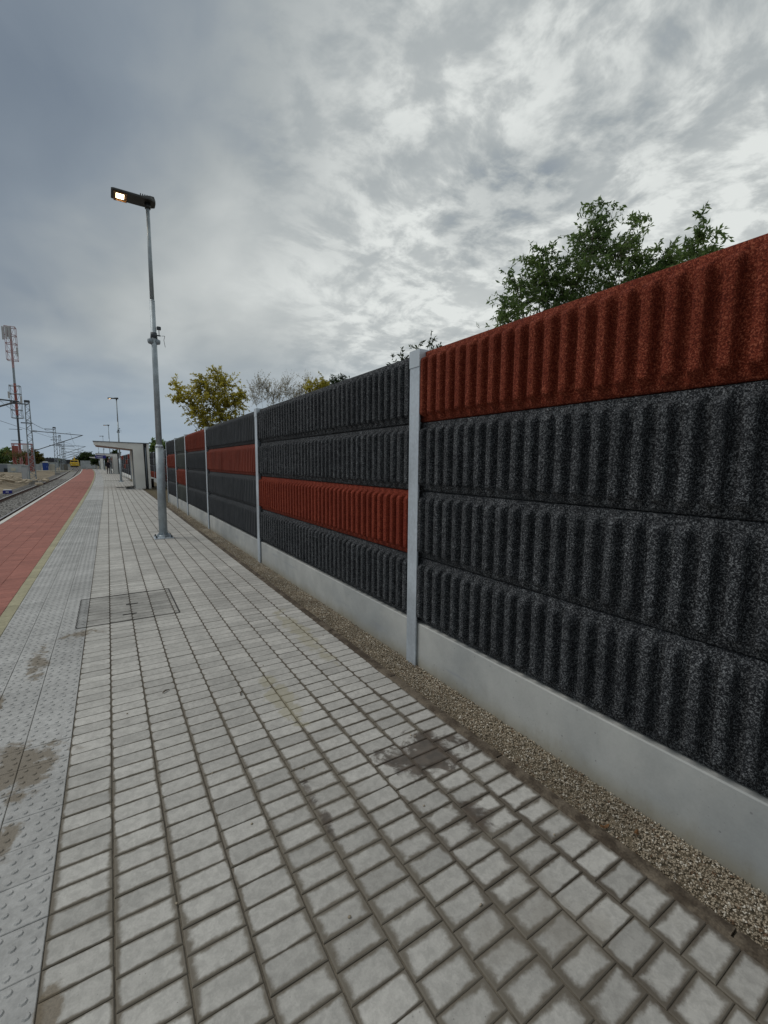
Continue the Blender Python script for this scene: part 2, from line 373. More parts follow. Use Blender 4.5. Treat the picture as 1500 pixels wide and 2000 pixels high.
M['ballast_bed'] = simple('ballast_bed', (.10, .095, .09), .95, .3, 12, bmp=.8, bscale=30)
M['sleeper'] = simple('concrete_sleeper', (.30, .29, .27), .85, .2, 8)
M['rail'] = simple('rusty_rail_web', (.075, .035, .025), .8, .3, 9)
M['railtop'] = mat('polished_rail_head', None, (.42, .40, .38), .35, .7)
M['white'] = simple('white_render', (.76, .76, .72), .8, .06, 1.5, bmp=.1)
M['soffit'] = simple('brown_soffit', (.26, .17, .14), .75, .15, 4)
M['darkgap'] = simple('dark_sheet', (.04, .045, .045), .6, .2, 4)
M['flash'] = simple('grey_flashing', (.20, .23, .26), .5, .1, 4, metal=.3)
M['lampbody'] = simple('dark_lamp_housing', (.035, .037, .036), .45, .2, 10)
M['lamprim'] = simple('glow_brown_lamp_rim', (.30, .16, .06), .5, .1, 10)  # brown of the rim carries part of the LED's warm glow
def emit_fn(col, st):
    def fn(g, bs, out):
        e = g.n('ShaderNodeEmission'); e.inputs[0].default_value = (*col, 1); e.inputs[1].default_value = st
        g.nt.links.new(e.outputs[0], out.inputs[0])
    return fn
M['led'] = mat('lit_led_panel', emit_fn((1.0, .74, .44), 9))
M['ledfar'] = mat('lit_led_panel_far', emit_fn((1.0, .9, .75), 3))
M['cover'] = simple('steel_frame_of_cover', (.05, .047, .042), .7, .3, 30)
M['blue'] = simple('blue_plastic', (.012, .05, .26), .5, .1, 3)
M['navy'] = simple('navy_blue_sign', (.018, .018, .20), .5, .05, 3)
M['signwhite'] = mat('white_print', None, (.75, .76, .8), .6)
M['lgrey'] = simple('light_grey_sheet', (.40, .43, .44), .7, .12, 1)
M['bgrey'] = simple('blue_grey_sheet', (.20, .22, .26), .7, .12, 1)
M['cream'] = simple('cream_wall', (.52, .49, .40), .8, .1, 1)
M['redsteel'] = simple('red_painted_steel', (.34, .10, .085), .65, .2, 2)
M['pinksteel'] = simple('hazed_red_steel', (.46, .31, .33), .7, .15, 2)  # tower red shifted towards the sky colour: distance haze put into the paint
M['whitesteel'] = simple('dull_white_steel', (.46, .46, .47), .7, .1, 2)  # one even greyish white
M['greysteel'] = simple('mast_grey_steel', (.27, .31, .34), .55, .15, 3, metal=.2)
M['darksteel'] = simple('dark_steel', (.06, .07, .08), .6, .15, 3)
M['wire'] = mat('wire', None, (.05, .055, .06), .6)
M['loco'] = simple('yellow_machine_paint', (.62, .40, .03), .5, .1, 2)
M['black'] = simple('black_plastic', (.015, .015, .016), .5, .2, 6)
M['glassd'] = mat('dark_window_glass', None, (.02, .025, .03), .15)
M['bark'] = simple('grey_brown_bark', (.085, .068, .050), .9, .3, 14, bmp=.5)
M['barklight'] = simple('pale_twig_bark', (.22, .19, .155), .9, .2, 14)
M['board'] = simple('weathered_board', (.16, .15, .13), .85, .3, 10)
M['block'] = simple('pale_rubble', (.42, .35, .26), .9, .2, 3)
M['roof'] = simple('dark_roof', (.05, .052, .06), .85, .2, 2)
M['darktrim'] = simple('seam_sealant', (.02, .022, .024), .8, .2, 10)
M['cloth'] = simple('dark_clothing', (.020, .016, .024), .9, .3, 6)
M['skin'] = mat('skin', None, (.42, .25, .20), .6)
M['hair'] = mat('hair', None, (.03, .02, .015), .7)
def leaf_mat(name, c1, c2, tr=.5):
    def fn(g, bs, out):
        p = pos(g); wn = g.xyz(g.voro(p, 9, out='Color')); n = g.noise(p, 1.3, 3)
        f = g.m('MULTIPLY', g.m('ADD', wn[0], g.ss(n, .35, .65)), .5)
        col = g.mix(f, c1, c2); g.put(bs.inputs['Base Color'], col)
        t = g.n('ShaderNodeBsdfTranslucent'); g.put(t.inputs[0], g.vm('SCALE', col, 1.5))
        m_ = g.n('ShaderNodeMixShader'); m_.inputs[0].default_value = tr
        g.nt.links.new(bs.outputs[0], m_.inputs[1]); g.nt.links.new(t.outputs[0], m_.inputs[2]); g.nt.links.new(m_.outputs[0], out.inputs[0])
    return mat(name, fn, rough=.55, spec=.3)
M['leaf'] = leaf_mat('green_leaf', (.05, .095, .03), (.17, .24, .075))
M['leafy'] = leaf_mat('yellowing_leaf', (.20, .18, .024), (.46, .40, .06))
M['leafdry'] = leaf_mat('dry_leaf', (.18, .16, .09), (.36, .32, .20))
M['leafdk'] = leaf_mat('dark_green_leaf', (.018, .032, .012), (.045, .07, .022))
M['leafold'] = leaf_mat('olive_leaf', (.05, .055, .014), (.15, .13, .03))

# ------------------------------------------------------------------ structure: ground, platform, track
gb = MB(); gb.quad((-2500, -2500, -.95), (2500, -2500, -.95), (2500, 2500, -.95), (-2500, 2500, -.95))
gb.build('ground', M['ground'], kind='structure')
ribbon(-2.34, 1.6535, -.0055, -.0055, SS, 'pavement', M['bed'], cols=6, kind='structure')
pavement = bpy.data.objects['pavement']
# body of the platform below the surface, on the track side
ribbon(-2.33, -2.30, -1.0, -.10, SS, 'platform_side', M['plinth'], pavement)

def in_view(x, y, z=0.0, pad=.12):
    p = Vector((x, y, z - CH)); zz = p.dot(CF)
    if zz < .15: return False
    a = p.dot(CR) / zz; b_ = p.dot(CU) / zz
    return abs(a) < .88 + pad and abs(b_) < 1.173 + pad
def lay(name, m, cells, parent, bev=.003, thick=.055, studs=False, limit=300):
    """cells: (x0,x1,y0,y1); nearest in view become single objects, the rest one joined part"""
    order = sorted(range(len(cells)), key=lambda i: (not in_view((cells[i][0] + cells[i][1]) / 2, (cells[i][2] + cells[i][3]) / 2),
                                                  math.hypot(cells[i][0], cells[i][2])))
    single = set(order[:limit]); variants = {}
    rest = MB()
    for i, (x0, x1, y0, y1) in enumerate(cells):
        w_, h_ = x1 - x0, y1 - y0
        dz = random.uniform(-.0012, .0012); tx = random.uniform(-.004, .004); ty = random.uniform(-.004, .004)
        if i in single:
            key = (round(w_, 3), round(h_, 3), random.randrange(3))
            if key not in variants:
                mb = MB(); mb.box(-w_ / 2, w_ / 2, -h_ / 2, h_ / 2, -thick, 0, bev)
                if studs: stud(mb, w_, h_)
                variants[key] = mb.mesh(name, m)
            o = link(name, variants[key], parent, ((x0 + x1) / 2, (y0 + y1) / 2, dz)); o.rotation_euler = (tx, ty, random.uniform(-.006, .006))
        else:
            k = len(rest.v)
            if y0 < 30: rest.box(x0, x1, y0, y1, -.03, dz, bev)
            else: rest.quad((x0, y0, dz), (x1, y0, dz), (x1, y1, dz), (x0, y1, dz))
            if studs and y0 < 13: stud(rest, w_, h_, (x0 + x1) / 2, (y0 + y1) / 2, dz, 5)
    if rest.v: rest.build(name + 's_further_off' if False else name + '_field', m, parent, kind='stuff')
def stud(mb, w_, h_, cx=0, cy=0, cz=0, n=7):
    for a in range(4):
        for b_ in range(4):
            x = cx + ((a + (.62 if b_ % 2 else .38)) / 4 - .5) * w_; y = cy + ((b_ + .5) / 4 - .5) * h_
            i = len(mb.v); r0, r1, hh = .0125, .008, .0045
            mb.v += [(x + r0 * math.cos(2 * math.pi * k / n), y + r0 * math.sin(2 * math.pi * k / n), cz - .001) for k in range(n)]
            mb.v += [(x + r1 * math.cos(2 * math.pi * k / n), y + r1 * math.sin(2 * math.pi * k / n), cz + hh) for k in range(n)]
            mb.f += [(i + k, i + (k + 1) % n, i + n + (k + 1) % n, i + n + k) for k in range(n)]; mb.f.append(tuple(i + n + k for k in range(n)))

cells = []
gy, gx = .0028, .0048
for r in range(-4, 1300):
    y = r * PH_
    if y > 112: break
    for c in range(10):
        x0 = PX0 + c * PW_; y = r * PH_ + (.5 if c % 2 else 0) * PH_
        if y > 42 and r % 8: continue                      # beyond this the cross joints can no longer be told apart
        hh = PH_ * (8 if y > 42 else 1); g_y = gy if y < 42 else .002
        o_ = float(X(x0, y + hh / 2)) - x0
        cells.append((x0 + o_ + gx / 2 + random.uniform(-.0006, .0006), x0 + o_ + PW_ - gx / 2 + random.uniform(-.0006, .0006), y + g_y / 2, y + hh - g_y / 2 + random.uniform(-.0005, .0005)))
lay('paver', M['paver'], cells, pavement)
cells = []
for r in range(-2, 600):
    y = r * .187
    if y > 112: break
    for c in range(3):
        x0 = -.86 + c * .205; o_ = float(X(x0, y)) - x0
        cells.append((x0 + o_ + .0015, x0 + o_ + .205 - .0015, y + .001, y + .187 - .001))
lay('tactile_tile', M['tactile'], cells, pavement, bev=.002, studs=True)
cells = []
for r in range(10, 600):
    y = r * .187
    if y > 112: break
    o_ = float(X(-.965, y)) + .965
    cells.append((-.965 + o_ + .001, -.86 + o_ - .002, y + .0015, y + .187 - .0015))
lay('yellow_paver', M['yellow'], cells, pavement, bev=.003)
cells = []
for r in range(30, 1130):
    y = r * .1
    if y > 112: break
    for c in range(6):
        x0 = -2.25 + c * .2142
        if y > 40 and r % 5: continue
        hh = .1 * (5 if y > 40 else 1)
        cells.append((float(X(x0, y)) + .0015, float(X(x0 + .2142, y)) - .0015, y + .001, y + hh - .001))
lay('red_paver', M['red'], cells, pavement, bev=.002)
cells = []
for r in range(0, 112):
    y = 2.0 + r * 1.0
    if y > 112: break
    a = float(X(-2.35, y)); cells.append((a, a + .098, y + .002, y + .998))
# coping follows the curve stone by stone
cop = None
for (x0, x1, y0, y1) in cells:
    a1 = float(X(-2.35, y1)) - float(X(-2.35, y0))
    mb = MB(); i = 0
    mb.v = [(x0, y0, -.12), (x1, y0, -.12), (x1 + a1, y1, -.12), (x0 + a1, y1, -.12), (x0, y0, .006), (x1, y0, .006), (x1 + a1, y1, .006), (x0 + a1, y1, .006)]
    mb.f = [(3, 2, 1, 0), (4, 5, 6, 7), (0, 1, 5, 4), (1, 2, 6, 5), (2, 3, 7, 6), (3, 0, 4, 7)]
    mb.build('coping_stone', M['coping'], pavement)

# kerb between pavers and pebbles
for k in range(-1, 29):
    y0 = k * 1.0 + .45
    mb = MB()
    if y0 > 28: break
    o_ = float(X(1.6, y0 + .5)) - 1.6
    mb.prism_y([(1.602 + o_, -.12), (1.652 + o_, -.12), (1.652 + o_, .004), (1.646 + o_, .011), (1.610 + o_, .011), (1.602 + o_, .002)], y0 + .004, y0 + .996)
    mb.build('kerb_stone', M['kerb'], pavement)
# soil washed into the corner of the kerb
V = []; F = []; ys = np.arange(-.4, 12, .02); nn = np.convolve(RNG.normal(0, 1, len(ys) + 12), np.ones(13) / 13, 'valid')
for i, y in enumerate(ys):
    wv = .008 + .016 * max(0, nn[i] + .25) * (1 if y < 4 else .5)
    V += [(1.603, y, .0095), (1.603 - wv * .5, y, .0045), (1.603 - wv, y, -.004)]
for i in range(len(ys) - 1):
    a = i * 3; F += [(a, a + 1, a + 4, a + 3), (a + 1, a + 2, a + 5, a + 4)]
link('dirt_along_kerb', fast_mesh('dirt_along_kerb', np.array(V), np.array(F), M['kerb']), pavement, kind='stuff')

# pebble strip
def stones(name, m, xs, ys_, zs, size, parent=None, **props):
    n = len(xs)
    ico = np.array([(0, 0, -1), (.7236, -.5257, -.4472), (-.2764, -.8506, -.4472), (-.8944, 0, -.4472), (-.2764, .8506, -.4472), (.7236, .5257, -.4472),
                    (.2764, -.8506, .4472), (-.7236, -.5257, .4472), (-.7236, .5257, .4472), (.2764, .8506, .4472), (.8944, 0, .4472), (0, 0, 1)])
    fc = np.array([(0, 1, 2), (1, 0, 5), (0, 2, 3), (0, 3, 4), (0, 4, 5), (1, 5, 10), (2, 1, 6), (3, 2, 7), (4, 3, 8), (5, 4, 9), (1, 10, 6), (2, 6, 7), (3, 7, 8), (4, 8, 9), (5, 9, 10),
                   (6, 10, 11), (7, 6, 11), (8, 7, 11), (9, 8, 11), (10, 9, 11)])[:, ::-1]
    a = RNG.uniform(0, 6.28, n); ca, sa = np.cos(a), np.sin(a)
    b_ = RNG.uniform(-.6, .6, n); cb, sb = np.cos(b_), np.sin(b_)
    sc = size[:, None] * RNG.uniform([.75, .5, .4], [1.25, .95, .8], (n, 3))
    L = ico[None] * sc[:, None, :] * (1 + RNG.uniform(-.18, .18, (n, 12, 1)))
    x = L[..., 0]; y = L[..., 1]; z = L[..., 2]
    x2 = x * cb[:, None] - z * sb[:, None]; z2 = x * sb[:, None] + z * cb[:, None]
    x3 = x2 * ca[:, None] - y * sa[:, None]; y3 = x2 * sa[:, None] + y * ca[:, None]
    V = np.stack([x3 + xs[:, None], y3 + ys_[:, None], z2 + zs[:, None]], -1).reshape(-1, 3)
    F = (fc[None] + 12 * np.arange(n)[:, None, None]).reshape(-1, 3)
    return link(name, fast_mesh(name, V, F, m), parent, **props)
ribbon(1.652, 1.93, -.045, -.045, np.arange(-6, 29, 1.0), 'pebble_bed', M['pebble_bed'], pavement)
n = 36000; yy = -.3 + 11 * RNG.uniform(0, 1, n) ** 1.75; yy = np.concatenate([yy, RNG.uniform(9, 18.6, 3500)])
xx = RNG.uniform(1.657, 1.926, len(yy)); sz = np.clip(.0037 + .0011 * yy / 3, .0036, .010) * RNG.uniform(.75, 1.45, len(yy))
stones('pebbles', M['pebble'], xx, yy, -.042 + .008 * np.sin((xx - 1.65) / .28 * 3.14) + RNG.uniform(-.002, .007, len(yy)) + (xx > 1.86) * .004, sz, kind='stuff')
bpy.data.objects['pebbles']['label'] = 'strip of beige pebbles between the muddy kerb and the concrete plinth'
# a few pebbles strayed onto the pavers
xs = np.array([1.345, 1.36, .60, .12, .35, 1.46, 1.2, .9, .74, 1.1, .43, .02, 1.0, 1.52]); yz = np.array([1.84, 1.82, 1.15, 1.5, 2.1, 1.0, 2.5, 3.1, 1.9, 1.4, 1.7, 2.9, .95, 3.4])
stones('stray_pebbles', M['pebble'], xs, yz, xs * 0 + .003, xs * 0 + .006, kind='stuff')
bpy.data.objects['stray_pebbles']['label'] = 'few stray pebbles lying on the grey pavers'
# fallen leaves on pebbles
def leaf_obj(x, y, z, r, m, label):
    mb = MB(); n_ = 9
    c = [(0, 0, .004)] + [(r * math.cos(t) * (1.0), r * .5 * math.sin(t), .004 + .006 * math.cos(2 * t)) for t in [2 * math.pi * k / n_ for k in range(n_)]]
    mb.v = c; mb.f = [(0, 1 + k, 1 + (k + 1) % n_) for k in range(n_)]
    o = mb.build('fallen_leaf', m); o.location = (x, y, z); o.rotation_euler = (.3, .1, random.uniform(0, 3)); o['label'] = label; o['category'] = 'leaf'
    return o
M['leafbrown'] = simple('brown_leaf', (.16, .075, .025), .7, .3, 60)
leaf_obj(1.70, .93, -.022, .022, M['leafbrown'], 'brown fallen leaf lying on the pebbles right beside the kerb')
leaf_obj(1.78, .84, -.022, .018, M['leafbrown'], 'small rusty leaf in the middle of the pebble strip')

for (x, y, l_, rz_, lb) in ((.245, 3.06, .05, .6, 'small dark twig lying alone on the grey pavers below the cover'), (-.61, 2.98, .06, .2, 'dark scrap of dirt lying on the tactile strip at the left edge'), (.66, 2.78, .055, 1.2, 'dark crumb of mud beside the yellowish paver stain')):
    mb = MB(); mb.path([(-l_ / 2, 0, .006), (0, .006, .010), (l_ / 2, 0, .005)], [.003, .005, .002], 6); o = mb.build('debris', M['kerb']); o.location = (x, y, 0); o.rotation_euler = (0, 0, rz_); o['label'] = lb; o['category'] = 'debris'

# steel frame of the paved cover
cov = thing('access_cover', 'rectangular steel rim of a paved-over inspection cover let into the grey pavers', 'manhole cover', (.105, 5.18, 0))
hw, hl, t_ = .435, .495, .012
for a, b_, c, e in ((-hw, hw, -hl, -hl + t_), (-hw, hw, hl - t_, hl), (-hw, -hw + t_, -hl + t_ + .001, hl - t_ - .001), (hw - t_, hw, -hl + t_ + .001, hl - t_ - .001)):
    MB().box(a, b_, c, e, -.02, .0035).build('rim', M['cover'], cov)
MB().box(-.06, .06, -.30, -.285, -.01, .006).build('lifting_slot', M['cover'], cov)
MB().box(-.02, .09, .05, .062, -.01, .006).build('lifting_slot', M['cover'], cov)

# pocket of soil beside the first shelter and behind the wall
sb = MB(); sb.quad((1.93, 18.6, -.03), (3.2, 18.6, -.03), (3.0, 110, -.03), (1.0, 110, -.03)); sb.build('soil_ground', M['soil'], kind='structure')
ribbon(1.652, 2.4, -.026, -.026, np.arange(18.7, 46, 2.0), 'soil_verge', M['soil'], kind='structure')
bw = MB(); bw.quad((2.05, -60, -.3), (80, -60, -.3), (80, 18.5, -.3), (2.05, 18.5, -.3)).quad((3.2, 18.5, -.3), (80, 18.5, -.3), (80, 300, -.3), (3.2, 300, -.3))
bw.build('field', M['ground'], kind='structure')

# ------------------------------------------------------------------ railway
def T(L, s): return L + float(d2(s))
tb = []
sst = np.concatenate([np.arange(-6, 20, 2.), np.arange(20, 300, 4.)])
V = []; F = []
for s in sst:
    o_ = float(d2(s)); V += [(-2.2 + o_, s, -.72), (-5.7 + o_, s, -.72), (-6.7 + o_, s, -.93)]
for i in range(len(sst) - 1):
    a = i * 3; F += [(a, a + 3, a + 4, a + 1), (a + 1, a + 4, a + 5, a + 2)]
link('ballast_bed', fast_mesh('ballast_bed', np.array(V), np.array(F), M['ballast_bed']), kind='structure')
n = 15000; yy = 10 + 60 * RNG.uniform(0, 1, n) ** 1.6; L_ = RNG.uniform(-6.1, -2.4, n)
stones('ballast', M['ballast'], L_ + d2(yy), yy, -.715 - np.maximum(0, -5.6 - L_) * .2 + RNG.uniform(-.01, .02, n), RNG.uniform(.022, .045, n), kind='stuff')
bpy.data.objects['ballast']['label'] = 'grey ballast stones of the track bed beside the platform'
trk = bpy.data.objects.new('railway_track', None); COL.objects.link(trk); trk['kind'] = 'structure'; trk.location = (0, 0, 0)
slm = MB().box(-1.3, 1.3, -.13, .13, -.20, 0, .02).mesh('sleeper', M['sleeper'])
for k in range(0, 200):
    s = 6 + k * .6; o = link('sleeper', slm, trk, (T(-4.02, s), s, -.705)); o.rotation_euler = (0, 0, -math.atan((T(0, s + .5) - T(0, s - .5))))
def rail(L, z0=-.705):
    prof = [(-.07, 0, ), (.07, 0), (.07, .014), (.012, .03), (.012, .115), (.036, .125), (.036, .152), (-.036, .152), (-.036, .125), (-.012, .115), (-.012, .03), (-.07, .014)]
    V = []; F = []; ss = np.concatenate([np.arange(2, 100, 1.5), np.arange(100, 301, 5)]); n_ = len(prof)
    for s in ss: V += [(T(L, s) + x, s, z0 + z) for x, z in prof]
    for i in range(len(ss) - 1):
        for k in range(n_): F.append((i * n_ + k, i * n_ + (k + 1) % n_, (i + 1) * n_ + (k + 1) % n_, (i + 1) * n_ + k))
    r = link('rail', fast_mesh('rail', np.array(V), np.array(F), M['rail']), trk)
    hd = MB(); V = []; F = []
    for s in ss: V += [(T(L, s) - .030, s, z0 + .1535), (T(L, s) + .030, s, z0 + .1535)]
    F = [(2 * i, 2 * i + 1, 2 * i + 3, 2 * i + 2) for i in range(len(ss) - 1)]
    link('rail_head', fast_mesh('rail_head', np.array(V), np.array(F), M['railtop']), r)
rail(-4.80); rail(-3.30)

# ------------------------------------------------------------------ noise barrier
def panel_mesh(name, m, length, fine, nr, seed):
    rs = np.random.default_rng(seed)
    H = .496; ny = int(nr * fine[0]) + 6; nz = fine[1]
    m0 = .03; pitch = (length - 2 * m0) / nr
    tk = {10: [0, .2, .38, .43, .48, .6, .76, .89, .93, .97], 6: [0, .2, .40, .48, .68, .90], 5: [0, .40, .48, .70, .92], 4: [0, .42, .5, .92]}[fine[0]]
    ph = np.concatenate([np.arange(nr)[:, None] + np.array(tk)[None]] ).ravel(); ph = np.append(ph, nr); y = np.concatenate([[0, m0 * .5], m0 + ph * pitch, [length - m0 * .5, length]])
    t = (y - m0) / pitch; fr = t - np.floor(t)
    pr = np.interp(fr, [0, .40, .47, .91, .985, 1.0], [0, 0, 1, 1, 0, 0]); pr[(t < 0) | (t > nr - .001)] = 0
    z = np.concatenate([[0, .006, .036, .052], np.linspace(.07, H - .07, nz), [H - .052, H - .036, H - .006, H]])
    mz = np.interp(z, [0, .036, .052, H - .056, H - .036, H], [0, 0, 1, 1, 0, 0])
    Y, Z = np.meshgrid(y, z); PR = pr[None, :] * mz[:, None]
    jit = rs.normal(0, 1, Y.shape); j2 = (jit + np.roll(jit, 1, 0) + np.roll(jit, 1, 1)) / 3
    low = np.repeat(rs.normal(0, 1, (1, Y.shape[1])), len(z), 0)
    amp = .0011 if fine[1] > 20 else .0015
    Xx = -.046 * PR * (1 + .03 * low) + j2 * amp
    Xx[0, :] = Xx[-1, :] = .012
    Y2 = Y + j2 * .0007 * (PR > 0); 
    V = np.stack([Xx, Y2, Z], -1).reshape(-1, 3); nY = len(y); nZ = len(z)
    idx = np.arange(nY * nZ).reshape(nZ, nY)
    F = np.stack([idx[:-1, :-1], idx[1:, :-1], idx[1:, 1:], idx[:-1, 1:]], -1).reshape(-1, 4)
    # back and ends
    k = len(V); V = np.vstack([V, [(.09, 0, 0), (.09, length, 0), (.09, length, H), (.09, 0, H)]])
    F = np.vstack([F, [(k, k + 1, k + 2, k + 3), (idx[0, 0], idx[0, -1], k + 1, k), (k + 3, k + 2, idx[-1, -1], idx[-1, 0])]])
    return fast_mesh(name, V, F, m)
WL = 1.908
BAYS = [(-5.41, -1.39, 'dddd'), (-1.39, 2.628, 'rddd'), (2.628, 6.66, 'ddod'), (6.66, 10.70, 'dqdd'), (10.70, 13.86, 'rddd'), (13.86, 16.10, 'ggrg'), (16.10, 18.72, 'dqdd')]
barrier = thing('noise_barrier', 'long nearest noise barrier of dark and rust red ribbed panels between grey steel posts', 'noise barrier', (WL, 0, 0))
NM = {'d': 'dark', 'r': 'redp', 'o': 'redo', 'q': 'redp2', 'g': 'grey'}
LB = {'d': None, 'r': 'rust red ribbed panel', 'o': 'orange red ribbed panel', 'q': 'dull red ribbed panel', 'g': 'smoother greenish grey panel'}
def post(parent, y, x=0.0, rz=0, h=2.31):
    p = MB(); p.box(-.0, .012, -.058, .058, -.30, h - .12).box(.0125, .15, -.006, .006, -.30, h - .02).box(.151, .163, -.058, .058, -.3, h - .02)
    o = p.build('post', M['galv'], parent); o.location = (x, y, 0); o.rotation_euler = (0, 0, rz)
    c = MB(); c.box(-.004, .168, -.061, .061, h - .119, h); c.build('post_cap', M['galv_cap'], o)
    return o
cache = {}
def bays(parent, bl, x=0.0, fa=lambda s: (10, 34) if s < 6 and s > -2 else ((6, 14) if s < 9 else (5, 3)), px=.05):
    for (a, b_, code) in bl:
        ln = b_ - a - .024
        nr = max(4, int(round(ln / .0985)))
        f_ = fa(a)
        for r, cchar in enumerate(code):
            key = (cchar, round(ln, 2), f_, a > 6, r % 3 if f_[1] > 20 else 0); mk = NM[cchar] + ('_far' if a > 6 else '')
            if key not in cache: cache[key] = panel_mesh('acoustic_panel', M[mk], ln, f_, nr, hash(str(key)) % 1000 if False else (ord(cchar) * 7 + r * 3 + int(ln * 100)) % 997)
            o = link('acoustic_panel', cache[key], parent, (x + px, a + .012, 1.803 - .5 * r))
            if LB[cchar]: o['label'] = LB[cchar]
        mb = MB(); mb.prism_y([(x + .022, -.35), (x + .16, -.35), (x + .16, .298), (x + .028, .298), (x + .022, .292)], a + .008, b_ - .008)
        mb.build('concrete_plinth', M['plinth'], parent)
        pass
bays(barrier, BAYS)
for y in (-5.41, -1.39, 2.628, 6.66, 10.70, 13.86, 16.10, 18.72): post(barrier, y)
# stepped-back stretch round the first shelter, then back to the platform line
far = thing('noise_barrier', 'further noise barrier stretch set back round the white shelter, red panels in its bottom row', 'noise barrier', (2.98, 18.9, 0))
def wallrow(parent, bl, x): bays(parent, bl, x, lambda s: (4, 2))
fb = [(k * 3.8, k * 3.8 + 3.8, ('dgdr', 'dddr', 'ddqr', 'dqdd')[k % 4]) for k in range(7)]
wallrow(far, fb, 0.0)
for k in range(8): post(far, k * 3.8)
ret = thing('noise_barrier', 'short cross piece of dark panels joining the barrier to its set-back stretch', 'noise barrier', (WL + .16, 18.86, 0), rz=-math.pi / 2)
wallrow(ret, [(0, .95, 'dddd')], 0.0)
far2 = thing('noise_barrier', 'most distant noise barrier seen beneath the shelter roof, dull red in its upper rows', 'noise barrier', (0, 0, 0))
ang = 0
for k in range(16):
    a = 45.8 + k * 4.0; xa, xb = 1.93 + float(d1(a)), 1.93 + float(d1(a + 4))
    code = ('qddd', 'dqdd', 'ddqd', 'qddd')[k % 4]
    sub_rz = -math.atan2(xb - xa, 4.0)
    for r, cchar in enumerate(code):
        key = (cchar, 3.98, (4, 2), 0)
        if key not in cache: cache[key] = panel_mesh('acoustic_panel', M[NM[cchar] + '_far'], 3.976, (4, 2), 40, 5)
        o = link('acoustic_panel', cache[key], far2, (xa, a + .012, 1.803 - .5 * r)); o.rotation_euler = (0, 0, sub_rz * 1.0)
        if LB[cchar]: o['label'] = LB[cchar]
    mb = MB().box(-.03, .1, .01, 3.99, -.35, .298); o = mb.build('concrete_plinth', M['white'], far2); o.location = (xa, a, 0); o.rotation_euler = (0, 0, sub_rz)
    post(far2, a, xa - .05, sub_rz)
MB().box(1.99, 3.1, 45.5, 45.62, -.3, 2.3).build('cross_wall', M['dark'], far2)

